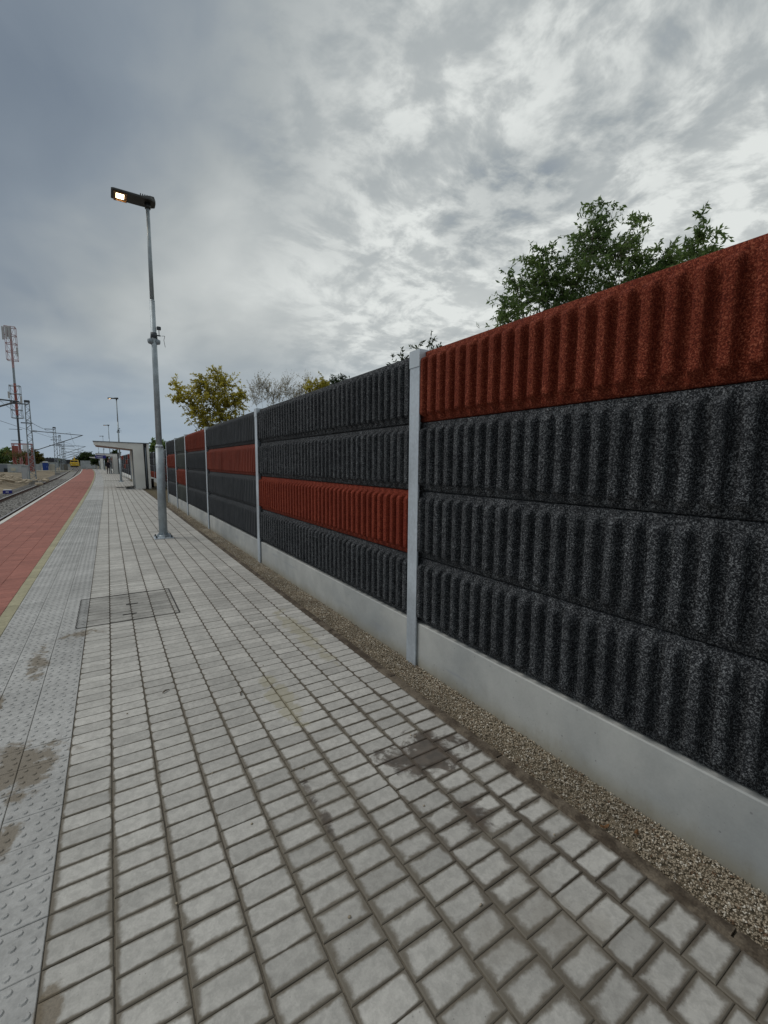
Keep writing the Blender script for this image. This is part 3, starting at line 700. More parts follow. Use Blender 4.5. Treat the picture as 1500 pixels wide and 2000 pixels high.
# ------------------------------------------------------------------ lamps
def make_lamp(loc, label, lit=True, simple_=False):
    t = thing('platform_lamp', label, 'street lamp', loc, 'lamps along the platform')
    n_ = 20
    p = MB(); p.tube((0, 0, .0), (0, 0, .06), .105, .082, n_).tube((0, 0, .06), (0, 0, 1.80), .078, .073, n_); p.build('lower_pole', M['pole'], t, True)
    MB().tube((0, 0, 1.795), (0, 0, 1.845), .079, .058, n_).build('pole_collar', M['galv'], t, True)
    MB().tube((0, 0, 1.84), (0, 0, 4.55), .055, .045, n_).build('middle_pole', M['pole'], t, True)
    MB().tube((0, 0, 4.55), (0, 0, 6.28), .038, .031, n_).tube((0, 0, 4.53), (0, 0, 4.56), .046, .039, n_).build('upper_pole', M['pole'], t, True)
    b_ = MB().box(-.17, .17, -.17, .17, .001, .018, .003); bp = b_.build('base_plate', M['galv'], t)
    for sx in (-1, 1):
        for sy in (-1, 1):
            q = MB().tube((sx * .135, sy * .135, .0185), (sx * .135, sy * .135, .062), .011, .011, 8).tube((sx * .135, sy * .135, .019), (sx * .135, sy * .135, .036), .02, .02, 6)
            q.build('anchor_bolt', M['darksteel'], bp)
    for k in range(4):
        a = math.pi / 2 * k; c, s_ = math.cos(a), math.sin(a); f_ = MB()
        f_.quad((c * .07 - s_ * .004, s_ * .07 + c * .004, .0185), (c * .155 - s_ * .004, s_ * .155 + c * .004, .0185), (c * .07 - s_ * .004, s_ * .07 + c * .004, .12))
        f_.quad((c * .07 + s_ * .004, s_ * .07 - c * .004, .0185), (c * .07 + s_ * .004, s_ * .07 - c * .004, .12), (c * .155 + s_ * .004, s_ * .155 - c * .004, .0185))
        f_.quad((c * .07 - s_ * .004, s_ * .07 + c * .004, .12), (c * .155 - s_ * .004, s_ * .155 + c * .004, .0185), (c * .155 + s_ * .004, s_ * .155 - c * .004, .0185), (c * .07 + s_ * .004, s_ * .07 - c * .004, .12))
        f_.build('stiffener', M['galv'], t)
    # luminaire, a flat head reaching over the platform towards the track
    ol = [(.13, -.045), (.125, -.105), (.05, -.155), (-.10, -.165), (-.56, -.165), (-.575, -.15), (-.575, .15), (-.56, .165), (-.10, .165), (.05, .155), (.125, .105), (.13, .045)]
    def zt(x): return .052 + max(0, (x + .10)) * .25
    hd = MB(); i0 = 0; nn_ = len(ol)
    hd.v = [(x, y, 6.262) for x, y in ol] + [(x, y, 6.262 + .028) for x, y in ol] + [(x * .93 - .01, y * .80, 6.262 + zt(x)) for x, y in ol]
    hd.f = [tuple(reversed(range(nn_))), tuple(2 * nn_ + k for k in range(nn_))]
    for lay_ in (0, 1):
        for k in range(nn_):
            a, b2 = lay_ * nn_ + k, lay_ * nn_ + (k + 1) % nn_; hd.f.append((b2, a, a + nn_, b2 + nn_) if False else (a, b2, b2 + nn_, a + nn_))
    h_ = hd.build('lamp_head', M['lampbody'], t)
    MB().box(-.50, -.375, -.075, .085, 6.256, 6.2612).build('led_panel', M['led' if lit else 'ledfar'], h_)
    rm = MB(); rm.box(-.535, -.50, -.14, .14, 6.232, 6.2611).box(-.345, -.33, -.14, .14, 6.236, 6.2611).box(-.50, -.345, -.14, -.125, 6.236, 6.2611).box(-.50, -.345, .125, .14, 6.236, 6.2611)
    rm.build('lamp_rim', M['lamprim'], h_)
    MB().tube((0, 0, 6.17), (0, 0, 6.2615), .048, .052, 14).build('spigot', M['lampbody'], t, True)
    for k in range(5):
        MB().box(.02 - k * .035, .035 - k * .035, -.09, .09, 6.262 + .07, 6.262 + .105).build('cooling_fin', M['lampbody'], h_)
    # bracket with camera and two loudspeakers
    MB().tube((0, 0, 3.86), (0, 0, 3.96), .062, .055, 18).build('clamp', M['darksteel'], t, True)
    cm = MB().box(.055, .125, -.035, .035, 4.03, 4.085, .01).box(.085, .097, -.008, .008, 3.93, 4.03).box(.04, .115, -.015, .015, 3.91, 3.928); cm.build('camera_unit', M['darksteel'], t)
    for sgn, rr in ((-1, .066), (1, .058)):
        s_ = MB(); s_.tube((sgn * .045, 0, 3.80), (sgn * .095, -.02, 3.79), rr, rr * .7, 16); s_.build('loudspeaker', M['greysteel'], t, True)
    MB().path([(.13, 0, 3.92), (.19, .01, 3.93), (.17, .01, 3.85), (.19, .01, 3.72)], [.004] * 4, 5).build('cable', M['black'], t)
    return t
lamp = make_lamp((.87, 9.68, 0), 'nearest and tallest lamp pole on the grey pavers, its lamp head lit warm')
l2 = dup(lamp, (.80, 39.4, 0), 'second lamp pole, its foot just past the first white shelter')
l3 = dup(lamp, (.87 + float(d1(67.8)), 68.2, 0), 'third lamp pole from the front, rising beyond the first shelter roof')
l4 = dup(lamp, (.87 + float(d1(97)), 97.2, 0), 'small faint lamp pole farthest down the platform')
l5 = dup(lamp, (.87 + float(d1(126)), 126, 0), 'tiny distant lamp seen beneath the roof of the first shelter')

# ------------------------------------------------------------------ shelters
def make_shelter(loc, label):
    t = thing('platform_shelter', label, 'shelter', loc, 'white shelters along the platform')
    # loc = foot of the front end frame at L=1.28; y runs away from the camera, x to the wall
    def frame(y0, y1):
        prof = [(0.0, 0), (.50, 0), (.46, 2.56), (-1.88, 2.60), (-1.88, 2.43), (-.06, 2.23)]
        return MB().prism_y(prof, y0, y1)
    frame(0, .16).build('end_frame', M['white'], t)
    frame(3.74, 3.90).build('end_frame', M['white'], t)
    rf = MB().prism_y([(-1.86, 2.455), (.40, 2.28), (.42, 2.55), (-1.86, 2.585)], .162, 3.738); rf.build('roof', M['white'], t)
    sf = MB().prism_y([(-1.82, 2.425), (-.07, 2.232), (.0, 2.262), (-1.82, 2.452)], .165, 3.735); sf.build('soffit', M['soffit'], t)
    MB().prism_y([(-1.92, 2.602), (.80, 2.566), (.80, 2.60), (-1.92, 2.645)], -.04, 3.94).build('roof_flashing', M['flash'], t)
    MB().box(.05, .16, .165, 3.735, .12, 2.226).build('back_wall', M['white'], t)
    MB().box(-.004, .048, .9, .96, .0, 2.22).build('wall_stud', M['flash'], t)
    MB().box(-.004, .048, 2.6, 2.66, .0, 2.22).build('wall_stud', M['flash'], t)
    # rear fin and the dark slot with its downpipe
    MB().prism_y([(.66, 0), (.78, 0), (.75, 2.56), (.63, 2.56)], 0.02, 3.88).build('rear_wall', M['white'], t)
    MB().box(.462, .64, .02, .14, 2.40, 2.555).build('gutter_end', M['black'], t)
    MB().box(.505, .655, .30, .36, 0, 2.45).build('slot_infill', M['darkgap'], t)
    MB().tube((.58, .12, .12), (.57, .12, 2.38), .045, .045, 10).build('downpipe', M['flash'], t, True)
    MB().box(.50, .64, .05, .2, 0, .14).build('drain_box', M['black'], t)
    return t
sh = make_shelter((1.28, 28.5, 0), 'first white platform shelter with cantilever roof and brown underside, nearest the lit lamp')
dup(sh, (.62, 67.0, 0), 'second white shelter seen beneath the roof of the first, blue sign under its edge', .02)
dup(sh, (1.28 - 2.6, 112.0, 0), 'farthest white shelter at the end of the platform', .04)
sg = thing('station_sign', 'dark blue station name sign with pale lettering beneath the second shelter roof', 'sign', (-.75, 66.9, 2.17))
MB().box(-.58, .58, -.03, .03, -.19, .19).build('sign_board', M['navy'], sg)
ltr = MB(); x = -.45
for wd in (.05, 0, .07, .06, .08, .05, .06, .08, .06, .05, .07):
    if wd: ltr.box(x, x + wd - .012, -.036, -.031, -.05, .05)
    x += max(wd, .05)
ltr.build('lettering', M['signwhite'], sg)
for sx in (-.4, .4): MB().tube((sx, 0, .19), (sx, 0, .36), .012, .012, 6).build('hanger', M['darksteel'], sg)

# things lying about below the first shelter
def slab(name, x, y, z, lx, ly, lz, rz, m, label, cat):
    o = MB().box(-lx / 2, lx / 2, -ly / 2, ly / 2, 0, lz, .004).build(name, m); o.location = (x, y, z); o.rotation_euler = (0, 0, rz); o['label'] = label; o['category'] = cat
slab('loose_board', 1.0, 28.55, .001, .42, .14, .03, .05, M['darksteel'], 'dark board lying flat before the first shelter leg', 'board')
slab('loose_board', .55, 30.2, .001, .40, .14, .03, .0, M['darksteel'], 'short dark board lying alone on the pavers left of the shelter leg', 'board')
pl = thing('paver_pile', 'small heap of loose paver pieces at the foot of the first shelter', 'rubble', (.98, 29.4, 0))
for k in range(9):
    o = MB().box(-.09, .09, -.045, .045, 0, .055, .004).build('broken_paver', M['board'] if k % 2 else M['darksteel'], pl)
    o.location = (random.uniform(-.22, .22), random.uniform(-.4, .4), .0 + (k // 5) * .056); o.rotation_euler = (0, 0, random.uniform(0, 3))
bo = thing('bollard', 'short black post standing on the brown soil right of the first shelter', 'bollard', (2.28, 30.5, -.02))
MB().tube((0, 0, 0), (0, 0, .50), .075, .075, 14).build('post', M['black'], bo, True); MB().tube((0, 0, .50), (0, 0, .53), .085, .07, 14).build('cap', M['black'], bo, True)

# person standing in front of the second shelter
def skin_obj(name, verts, edges, radii, m, parent, sub=2):
    me = bpy.data.meshes.new(name); me.from_pydata(verts, edges, []); o = link(name, me, parent)
    md = o.modifiers.new('skin', 'SKIN'); sd_ = me.skin_vertices[0].data
    for i, r in enumerate(radii): sd_[i].radius = (r, r * .8) if not isinstance(r, tuple) else r
    sd_[0].use_root = True; md.use_smooth_shade = True
    s2 = o.modifiers.new('sub', 'SUBSURF'); s2.levels = sub; s2.render_levels = sub
    me.materials.append(m); return o
pp = thing('person', 'person in dark clothes standing on the platform beside the second shelter', 'person', (.02, 66.0, 0), rz=.35)
pv = [(0, 0, .93), (0, 0, 1.12), (0, 0, 1.34), (0, 0, 1.46), (.17, 0, 1.40), (.23, -.02, 1.13), (.21, -.10, .90), (-.17, 0, 1.40), (-.23, -.02, 1.13), (-.20, -.10, .90),
      (.09, 0, .86), (.10, -.01, .48), (.10, .02, .08), (.11, -.12, .04), (-.09, 0, .86), (-.11, .03, .48), (-.12, .07, .08), (-.13, -.07, .04)]
pe = [(0, 1), (1, 2), (2, 3), (2, 4), (4, 5), (5, 6), (2, 7), (7, 8), (8, 9), (0, 10), (10, 11), (11, 12), (12, 13), (0, 14), (14, 15), (15, 16), (16, 17)]
skin_obj('body', pv, pe, [.16, .15, .17, .07, .075, .055, .04, .075, .055, .04, .10, .07, .05, .045, .10, .07, .05, .045], M['cloth'], pp)
skin_obj('head', [(0, 0, 1.47), (0, -.01, 1.54), (0, -.015, 1.62), (0, -.01, 1.70)], [(0, 1), (1, 2), (2, 3)], [.05, .07, .092, .06], M['skin'], pp)
skin_obj('hair', [(0, .03, 1.60), (0, .015, 1.67), (0, 0, 1.735)], [(0, 1), (1, 2)], [.085, .097, .05], M['hair'], pp)
for sx in (1, -1): skin_obj('hand', [(.205 * sx, -.10, .88), (.20 * sx, -.12, .80)], [(0, 1)], [.03, .022], M['skin'], pp, 1)

# ------------------------------------------------------------------ far side of the track
# mounds of sandy soil
nx, ny = 70, 90; gx_ = np.linspace(-5.9, -75, nx); gy_ = np.linspace(12, 200, ny)
def bumpf(x, y): return .5 + .5 * math.sin(x * .31 + 1.3 * math.sin(y * .09)) * math.sin(y * .13 + .8 * math.sin(x * .2))
V = []; F = []
for j, y in enumerate(gy_):
    for i, x in enumerate(gx_):
        xo = x + float(d2(y)); e = min(1, max(0, (-6.3 - x) / 2.5)); h_ = .45 * bumpf(x, y) + RNG.uniform(-.05, .05)
        if 40 < y < 75: h_ += .25 * math.exp(-((x + 9.5) / 3.0) ** 2)
        V.append((xo, y, -.93 + e * (.16 + h_ * (.6 if y > 80 else 1))))
for j in range(ny - 1):
    for i in range(nx - 1):
        a = j * nx + i; F.append((a, a + nx, a + nx + 1, a + 1))
link('dirt_ground', fast_mesh('dirt_ground', np.array(V), np.array(F), M['sandy'], True), kind='structure')

rub = thing('rubble_heap', 'heap of pale broken blocks and slabs on the dirt beyond the track', 'rubble', (-9.0, 55, -.45))
for k in range(26):
    o = MB().box(-.55, .55, -.12, .12, -.07, .07, .02).build('slab_piece', M['block'], rub)
    a = random.uniform(-1, 1); o.location = (random.gauss(-.6, 1.3), random.gauss(0, 2.2), .12 + .45 * random.random() * (1 - abs(a) * .5)); o.rotation_euler = (random.uniform(-.5, .5), random.uniform(-.6, .6), random.uniform(-.7, .7)); sc = random.uniform(.5, 1.2); o.scale = (sc, sc, sc)
rub2 = thing('rubble_heap', 'low scatter of pale lumps near the foot of the first lattice mast', 'rubble', (-6.6, 55, -.5))
for k in range(14):
    o = MB().box(-.3, .3, -.16, .16, -.1, .1, .03).build('lump', M['block'], rub2)
    o.location = (random.gauss(0, .9), random.gauss(0, 3), .05 + .2 * random.random()); o.rotation_euler = (random.uniform(-.4, .4), random.uniform(-.4, .4), random.uniform(0, 3)); sc = random.uniform(.4, 1.1); o.scale = (sc, sc, sc)
dr = thing('track_marker', 'small blue box with a white top standing in the dirt beside the rail', 'marker', (-5.95, 39.2, -.80))
MB().box(-.24, .24, -.12, .12, .10, .33, .02).build('body', M['navy'], dr); MB().box(-.22, .22, -.11, .11, .331, .38, .02).build('lid', M['signwhite'], dr); MB().box(-.14, .14, -.09, .09, -.1, .10).build('foot', M['lgrey'], dr)
MB().box(-.08, .08, -.124, -.121, .19, .24).build('mark', M['signwhite'], dr)

def make_mast(loc, label, H=7.9, arm=4.4):
    t = thing('catenary_mast', label, 'catenary mast', loc, 'lattice masts of the overhead line')
    w0, w1 = .26, .17
    for sx in (-1, 1):
        for sy in (-1, 1): MB().tube((sx * w0, sy * w0 * .6, 0), (sx * w1, sy * w1 * .6, H), .035, .03, 4).build('chord', M['greysteel'], t)
    lt = MB(); n_ = 22
    for k in range(n_):
        z0, z1 = H * k / n_, H * (k + 1) / n_; a0 = w0 + (w1 - w0) * k / n_; a1 = w0 + (w1 - w0) * (k + 1) / n_; s_ = 1 if k % 2 else -1
        for sy in (-1, 1): lt.tube((-a0 * s_, sy * a0 * .6, z0), (a1 * s_, sy * a1 * .6, z1), .016, .016, 4)
        for sx in (-1, 1): lt.tube((sx * a0, -a0 * .6 * s_, z0), (sx * a1, a1 * .6 * s_, z1), .016, .016, 4)
        lt.tube((-a0, -a0 * .6, z0), (a0, -a0 * .6, z0), .014, .014, 4)
    lt.build('lattice_bracing', M['greysteel'], t, kind='stuff')
    MB().box(-.35, .35, -.3, .3, -.5, .25, .05).build('foundation', M['sleeper'], t)
    MB().box(-.22, .22, -.15, .15, H, H + .22, .04).build('mast_head', M['darksteel'], t)
    MB().box(-1.35, .1, -.04, .04, H - .22, H - .12).box(-.6, .3, -.04, .04, H - 2.05, H - 1.95).build('cross_arm', M['darksteel'], t)
    zt = H - 2.75; zb = zt - 2.0
    MB().tube((.2, 0, zt), (arm, 0, zt - .28), .035, .03, 6).build('top_tube', M['darksteel'], t)
    MB().tube((.2, 0, zb), (arm - .1, 0, zt - .30), .04, .035, 6).build('bracket_tube', M['darksteel'], t)
    rg = MB().tube((1.5, 0, zb + .62), (3.6, 0, zb + .52), .022, .02, 6); rg.build('steady_arm', M['darksteel'], t)
    for (x, z, dx, dz) in ((.30, zt, .35, -.02), (.30, zb + .05, .33, .13)):
        iz = MB()
        for k in range(4): iz.tube((x + dx * k / 4, 0, z + dz * k / 4), (x + dx * (k + .55) / 4, 0, z + dz * (k + .55) / 4), .085, .05, 8)
        iz.build('insulator', M['board'], t)
    return t
mast = make_mast((-6.45, 56.0, -.6), 'nearest lattice mast of the overhead line whole in view, left of the track')
MAST = [(-6.45, 56.0)]
dup(mast, (-7.45, 24.2, -1.45 + .6), 'lattice mast just outside the left edge, only its bracket arm reaching in')
for (x, y, lb) in ((-7.6, 95.8, 'second lattice mast, its bracket arm below that of the nearest one'), (-9.0, 124.5, 'third lattice mast, close behind the second'),
                   (-10.7, 160, 'fourth lattice mast far along the curve'), (-14.0, 205, 'fifth and farthest lattice mast near the yellow machine')):
    dup(mast, (x, y, -.6), lb)
wr = thing('overhead_wires', 'thin overhead contact and carrier wires running from mast to mast', 'wires', (0, 0, 0))
MP = [(-7.45, 24.2), (-6.45, 56.0), (-7.6, 95.8), (-9.0, 124.5), (-10.7, 160), (-14.0, 205)]
for (xo, z_, sag, rr, nm) in ((3.3, 3.35, 0.0, .009, 'contact_wire'), (3.3, 4.5, .8, .010, 'carrier_wire'), (-1.3, 7.1, .5, .010, 'feeder_wire')):
    mb = MB()
    for (a, b_) in zip(MP, MP[1:]):
        prev = None
        for k in range(9):
            t_ = k / 8; p = (a[0] + xo + (b_[0] - a[0]) * t_, a[1] + (b_[1] - a[1]) * t_, z_ - sag * 4 * t_ * (1 - t_) * .9)
            if prev: mb.tube(prev, p, rr, rr, 4, False)
            prev = p
    mb.build(nm, M['wire'], wr)

# telecom tower
tw = thing('telecom_tower', 'tall slim red and white telecom mast with two square antenna cages', 'telecom tower', (-16.3, 125.5, -.9))
tp = MB()
def zc_(z): return z
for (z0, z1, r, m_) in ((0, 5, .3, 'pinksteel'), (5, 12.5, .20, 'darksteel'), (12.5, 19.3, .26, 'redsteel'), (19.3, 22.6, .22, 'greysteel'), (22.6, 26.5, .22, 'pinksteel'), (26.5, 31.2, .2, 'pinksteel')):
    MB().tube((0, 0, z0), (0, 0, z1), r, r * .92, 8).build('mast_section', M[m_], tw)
def cage(z0, z1, n_, m_, lbl):
    c = MB(); hw_ = .9
    for sx in (-1, 1):
        for sy in (-1, 1): c.tube((sx * hw_, sy * hw_, z0), (sx * hw_, sy * hw_, z1), .05, .05, 5)
    for k in range(n_ + 1):
        z = z0 + (z1 - z0) * k / n_
        for (a, b_) in (((-1, -1), (1, -1)), ((1, -1), (1, 1)), ((1, 1), (-1, 1)), ((-1, 1), (-1, -1))): c.tube((a[0] * hw_, a[1] * hw_, z), (b_[0] * hw_, b_[1] * hw_, z), .065, .065, 5)
        c.tube((0, 0, z - .3), (hw_, -hw_, z), .035, .035, 4); c.tube((0, 0, z - .3), (-hw_, -hw_, z), .035, .035, 4)
        if k < n_: 
            z2 = z0 + (z1 - z0) * (k + 1) / n_; c.tube((.1, -.2, z), (hw_, -hw_, z2), .03, .03, 4); c.tube((-.1, -.2, z), (-hw_, -hw_, z2), .03, .03, 4)
    c.build('antenna_cage', M[m_], tw)
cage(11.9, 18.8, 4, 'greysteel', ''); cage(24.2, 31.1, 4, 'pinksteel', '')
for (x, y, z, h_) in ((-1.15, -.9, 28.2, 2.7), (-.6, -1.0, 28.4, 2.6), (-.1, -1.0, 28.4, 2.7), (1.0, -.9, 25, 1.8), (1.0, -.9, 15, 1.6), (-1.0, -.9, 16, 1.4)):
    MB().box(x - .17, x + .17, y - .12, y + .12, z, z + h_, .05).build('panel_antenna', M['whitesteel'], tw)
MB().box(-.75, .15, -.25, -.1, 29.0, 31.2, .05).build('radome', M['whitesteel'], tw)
for z, l_ in ((7, 1.4), (9.4, 1.6)): MB().box(-l_, l_ * .4, -.04, .04, z, z + .1).build('small_arm', M['darksteel'], tw)

# red steel structure at the foot of the tower
rs_ = thing('red_steel_frame', 'rusty red steel frame structure with a white board, at the foot of the telecom mast', 'steel frame', (-14.7, 116.5, -.9)); rs_.scale = (.66, .66, .95)
for sx in (-2.3, -.7, .8, 2.3):
    for sy in (-1.5, 1.5): MB().box(sx - .12, sx + .12, sy - .12, sy + .12, 0, 6.3).build('column', M['redsteel'], rs_)
for z in (1.7, 3.6, 6.2): MB().box(-2.5, 2.5, -1.6, -1.4, z, z + .2).box(-2.5, 2.5, 1.4, 1.6, z, z + .2).build('beam', M['redsteel'], rs_)
for (a, b_, z0, z1) in ((-2.4, -.9, 3.7, 5.9), (-2.4, -1.5, 1.9, 3.5), (1.3, 2.4, 1.9, 3.5), (1.5, 2.4, 0.2, 1.7), (-1.2, -.3, .3, 1.6)):
    MB().box(a, b_, -1.38, -1.32, z0, z1).build('red_panel', M['redsteel'], rs_)
MB().box(.2, 1.8, -1.72, -1.62, 4.5, 6.2).build('white_board', M['signwhite'], rs_)
for k in range(5): MB().tube((-2.3 + k * .9, -1.45, 1.7 if k % 2 else 3.6), (-1.4 + k * .9, -1.45, 3.6 if k % 2 else 1.7), .05, .05, 4).build('brace', M['redsteel'], rs_)

def cabin(name, loc, sx, sy, sz, m_, label, cat, extra=None):
    t = thing(name, label, cat, loc); MB().box(-sx / 2, sx / 2, -sy / 2, sy / 2, 0, sz, .03).build('body', M[m_], t)
    MB().box(-sx / 2 - .06, sx / 2 + .06, -sy / 2 - .06, sy / 2 + .06, sz + .002, sz + .1).build('roof', M['lgrey'], t)
    if extra: extra(t)
    return t
def ex1(t):
    MB().box(.5, 1.1, -1.06, -1.005, .2, 1.0).build('vent', M['glassd'], t); MB().box(-.9, -.3, -1.06, -1.005, .4, 1.7).build('door', M['lgrey'], t)
cabin('equipment_cabinet', (-17.3, 110, -.8), 2.6, 2, 1.75, 'bgrey', 'blue grey equipment cabinet at the far left edge', 'cabinet', ex1)
def ex2(t):
    MB().box(-.7, .0, -1.06, -1.005, .55, 1.15).build('poster', M['cream'], t); MB().box(.4, .9, -1.04, -1.005, .1, 1.6).build('door', M['whitesteel'], t)
cabin('site_cabin', (-14.8, 108, -.8), 2.3, 2, 1.65, 'lgrey', 'pale grey site cabin left of the red steel frame', 'cabin', ex2)
cabin('switch_cabinet', (-7.35, 58.5, -.55), .5, .5, 1.6, 'lgrey', 'narrow grey cabinet just right of the nearest lattice mast', 'cabinet', lambda t: MB().box(-.2, .2, -.27, -.255, .2, 1.4).build('door', M['whitesteel'], t))
def ex3(t):
    MB().box(-.42, .42, -.57, -.555, .15, 1.95).build('door', M['blue'], t); MB().box(.28, .34, -.60, -.571, 1.0, 1.15).build('handle', M['signwhite'], t)
    MB().prism_y([(-.6, 2.21), (.6, 2.21), (.35, 2.45), (-.35, 2.45)], -.6, .6).build('domed_roof', M['signwhite'], t)
cabin('portable_toilet', (-13.3, 138.5, -.85), 1.1, 1.1, 2.1, 'blue', 'bright blue portable toilet with white roof, between pale panels', 'toilet', ex3)
for (x, y, w_, m_, lb) in ((-14.75, 139.5, 1.0, 'lgrey', 'pale fence panel directly left of the blue toilet'), (-11.9, 139, 1.4, 'cream', 'cream board fence directly right of the blue toilet'),
                          (-9.7, 141, 1.7, 'board', 'grey weathered board fence left of the second lattice mast')):
    t = thing('fence_panel', lb, 'fence', (x, y, -.85)); MB().box(-w_ / 2, w_ / 2, -.04, .04, 0, 1.75).build('board', M[m_], t)
    for sx in (-1, 1): MB().box(sx * w_ / 2 - .04, sx * w_ / 2 + .04, -.1, -.042, 0, 1.8).build('fence_post', M['lgrey'], t)
t = thing('low_concrete_wall', 'long low pale concrete edge running behind the dirt, below the blue toilet', 'wall', (-12.0, 125.5, -.95)); t.rotation_euler = (0, 0, -.45)
for k in range(8): MB().box(-5.5 + k * 1.4 + .01, -5.5 + k * 1.4 + 1.39, -.3, .3, 0, .50, .03).build('concrete_block', M['cream'], t)
cabin('grey_container', (-6.6, 205, -.95), 4.6, 2.4, 2.9, 'lgrey', 'grey flat-roofed container at the end of the red platform surface', 'container', lambda t: [MB().box(-2.1 + k * .45, -2.0 + k * .45, -1.24, -1.205, .2, 2.7).build('rib', M['whitesteel'], t) for k in range(9)])

# yellow track machine
tm = thing('track_machine', 'yellow railway track machine standing on the rails in the far distance', 'rail vehicle', (T(-4.02, 218), 218, -.55))
MB().box(-1.4, 1.4, -3, 3, .55, 1.9, .2).build('body', M['loco'], tm); MB().box(-1.25, 1.25, -2.4, 2.4, 1.9, 2.9, .2).build('cab', M['loco'], tm)
MB().box(-1.1, -.08, -2.46, -2.405, 2.05, 2.65).build('window', M['glassd'], tm); MB().box(.08, 1.1, -2.46, -2.405, 2.05, 2.65).build('window', M['glassd'], tm)
MB().box(-1.3, 1.3, -2.8, 2.8, .1, .55).build('underframe', M['black'], tm); MB().prism_y([(-.25, 2.95), (.35, 2.95), (.1, 4.4), (-.1, 4.4)], -1, -.4).build('boom', M['loco'], tm)
for sx in (-.9, .9): MB().tube((sx, -3.05, 1.1), (sx, -3.0, 1.1), .12, .12, 10).build('headlight', M['signwhite'], tm)
for sx in (-.75, .75):
    for y in (-1.8, 1.8): MB().tube((sx - .06, y, .42), (sx + .06, y, .42), .42, .42, 14).build('wheel', M['rail'], tm)

# dark roofs beyond
for (x, y, w_, h_, lb) in ((-21.5, 238, 6.0, 3.2, 'dark roofed house low on the horizon behind the blue toilet'), (-15.5, 245, 5.5, 2.6, 'long dark roof right of the dark roofed house on the horizon')):
    t = thing('house', lb, 'house', (x, y, -.95)); MB().box(-w_ / 2, w_ / 2, -3, 3, 0, h_ - .8).build('wall', M['lgrey'], t)
    MB().prism_y([(-w_ / 2 - .3, h_ - .79), (w_ / 2 + .3, h_ - .79), (w_ / 2 - .6, h_ + .9), (-w_ / 2 + .6, h_ + .9)], -3.3, 3.3).build('roof', M['roof'], t)
    MB().box(-.6, .4, -3.06, -3.005, .7, 1.7).build('window', M['glassd'], t)
bn = thing('platform_bench', 'pale bench rail at the far left side of the platform before the grey container', 'bench', (-2.6, 99, 0))
MB().box(-.95, .95, -.2, .2, .45, .52).build('seat', M['lgrey'], bn); MB().box(-.95, .95, .2, .25, .7, .85).build('backrest', M['lgrey'], bn)
for sx in (-.8, .8): MB().box(sx - .05, sx + .05, -.15, .2, 0, .449).box(sx - .04, sx + .04, .201, .249, .449, .85).build('leg', M['lgrey'], bn)

# ------------------------------------------------------------------ vegetation
def tree(name, label, cat, base, trunk_h, blobs, leafm, barkm='bark', leaf=.09, twigs=34, per=14, lw=.42, r0=.09, droop=.25, group=None, seed=1, up=.35, branchy=1):
    """blobs: (x,y,z,radius,density) world coordinates; a limb grows to each, twigs radiate and carry real leaves"""
    rs = np.random.default_rng(seed); t = thing(name, label, cat, base, group)
    B = np.array(base, float); top = np.array([0, 0, trunk_h])
    tr = MB(); pts = [(0, 0, -.1), (rs.normal(0, .04) * trunk_h, rs.normal(0, .04) * trunk_h, trunk_h * .5), tuple(top)]
    tr.path(pts, [r0, r0 * .8, r0 * .62], 9); tr.build('trunk', M[barkm], t, True)
    br = MB(); LV = []; LF = []
    for (bx, by, bz, R, dens) in blobs:
        c = np.array([bx, by, bz]) - B
        mid = top * .45 + c * .55 + rs.normal(0, .12 * R, 3); mid[2] -= .12 * abs(c[2] - top[2])
        rb = r0 * .42 * min(1, R)
        br.path([tuple(top), tuple((top + mid) / 2 + rs.normal(0, .05, 3)), tuple(mid), tuple(c)], [rb, rb * .8, rb * .55, rb * .25], 6)
        for k in range(int(twigs * dens)):
            d_ = rs.normal(0, 1, 3); d_[2] = d_[2] * .8 + up; d_ /= np.linalg.norm(d_); ln = R * rs.uniform(.55, 1.12)
            st = c + d_ * R * rs.uniform(0, .25) + (mid - c) * rs.uniform(0, .35)
            e = st + d_ * ln; m2 = (st + e) / 2 + rs.normal(0, .07 * R, 3); e = e - np.array([0, 0, droop * ln * .5])
            tw_ = max(.003, rb * .16); br.tube(tuple(st), tuple(m2), tw_, tw_ * .8, 3, False); br.tube(tuple(m2), tuple(e), tw_ * .8, tw_ * .35, 3, False)
            npr = per
            tt = rs.uniform(.12, 1.03, npr)
            P_ = np.where(tt[:, None] < .5, st + (m2 - st) * (tt[:, None] * 2), m2 + (e - m2) * (tt[:, None] * 2 - 1))
            dirs = rs.normal(0, 1, (npr, 3)); dirs += d_ * .6; dirs[:, 2] -= droop * 1.6; dirs /= np.linalg.norm(dirs, axis=1)[:, None]
            sd2 = np.cross(dirs, rs.normal(0, 1, (npr, 3))); sd2 /= np.linalg.norm(sd2, axis=1)[:, None]
            nr_ = np.cross(dirs, sd2)
            l_ = leaf * rs.uniform(.45, 1.35, npr)[:, None]
            a = P_; tip = P_ + dirs * l_ - nr_ * l_ * .12; m1 = P_ + dirs * l_ * .45
            s1 = m1 + sd2 * l_ * lw / 2 + nr_ * l_ * .08; s2 = m1 - sd2 * l_ * lw / 2 + nr_ * l_ * .08
            LV.append(np.stack([a, s1, tip, s2], 1).reshape(-1, 3))
    br.build('branches', M[barkm], t, kind='stuff')
    if LV and leafm:
        V = np.concatenate(LV); n_ = len(V) // 4; q = 4 * np.arange(n_)[:, None]
        F = np.concatenate([q + [0, 1, 2], q + [0, 2, 3]]); link('foliage', fast_mesh('foliage', V, F, M[leafm]), t, kind='stuff')
    return t

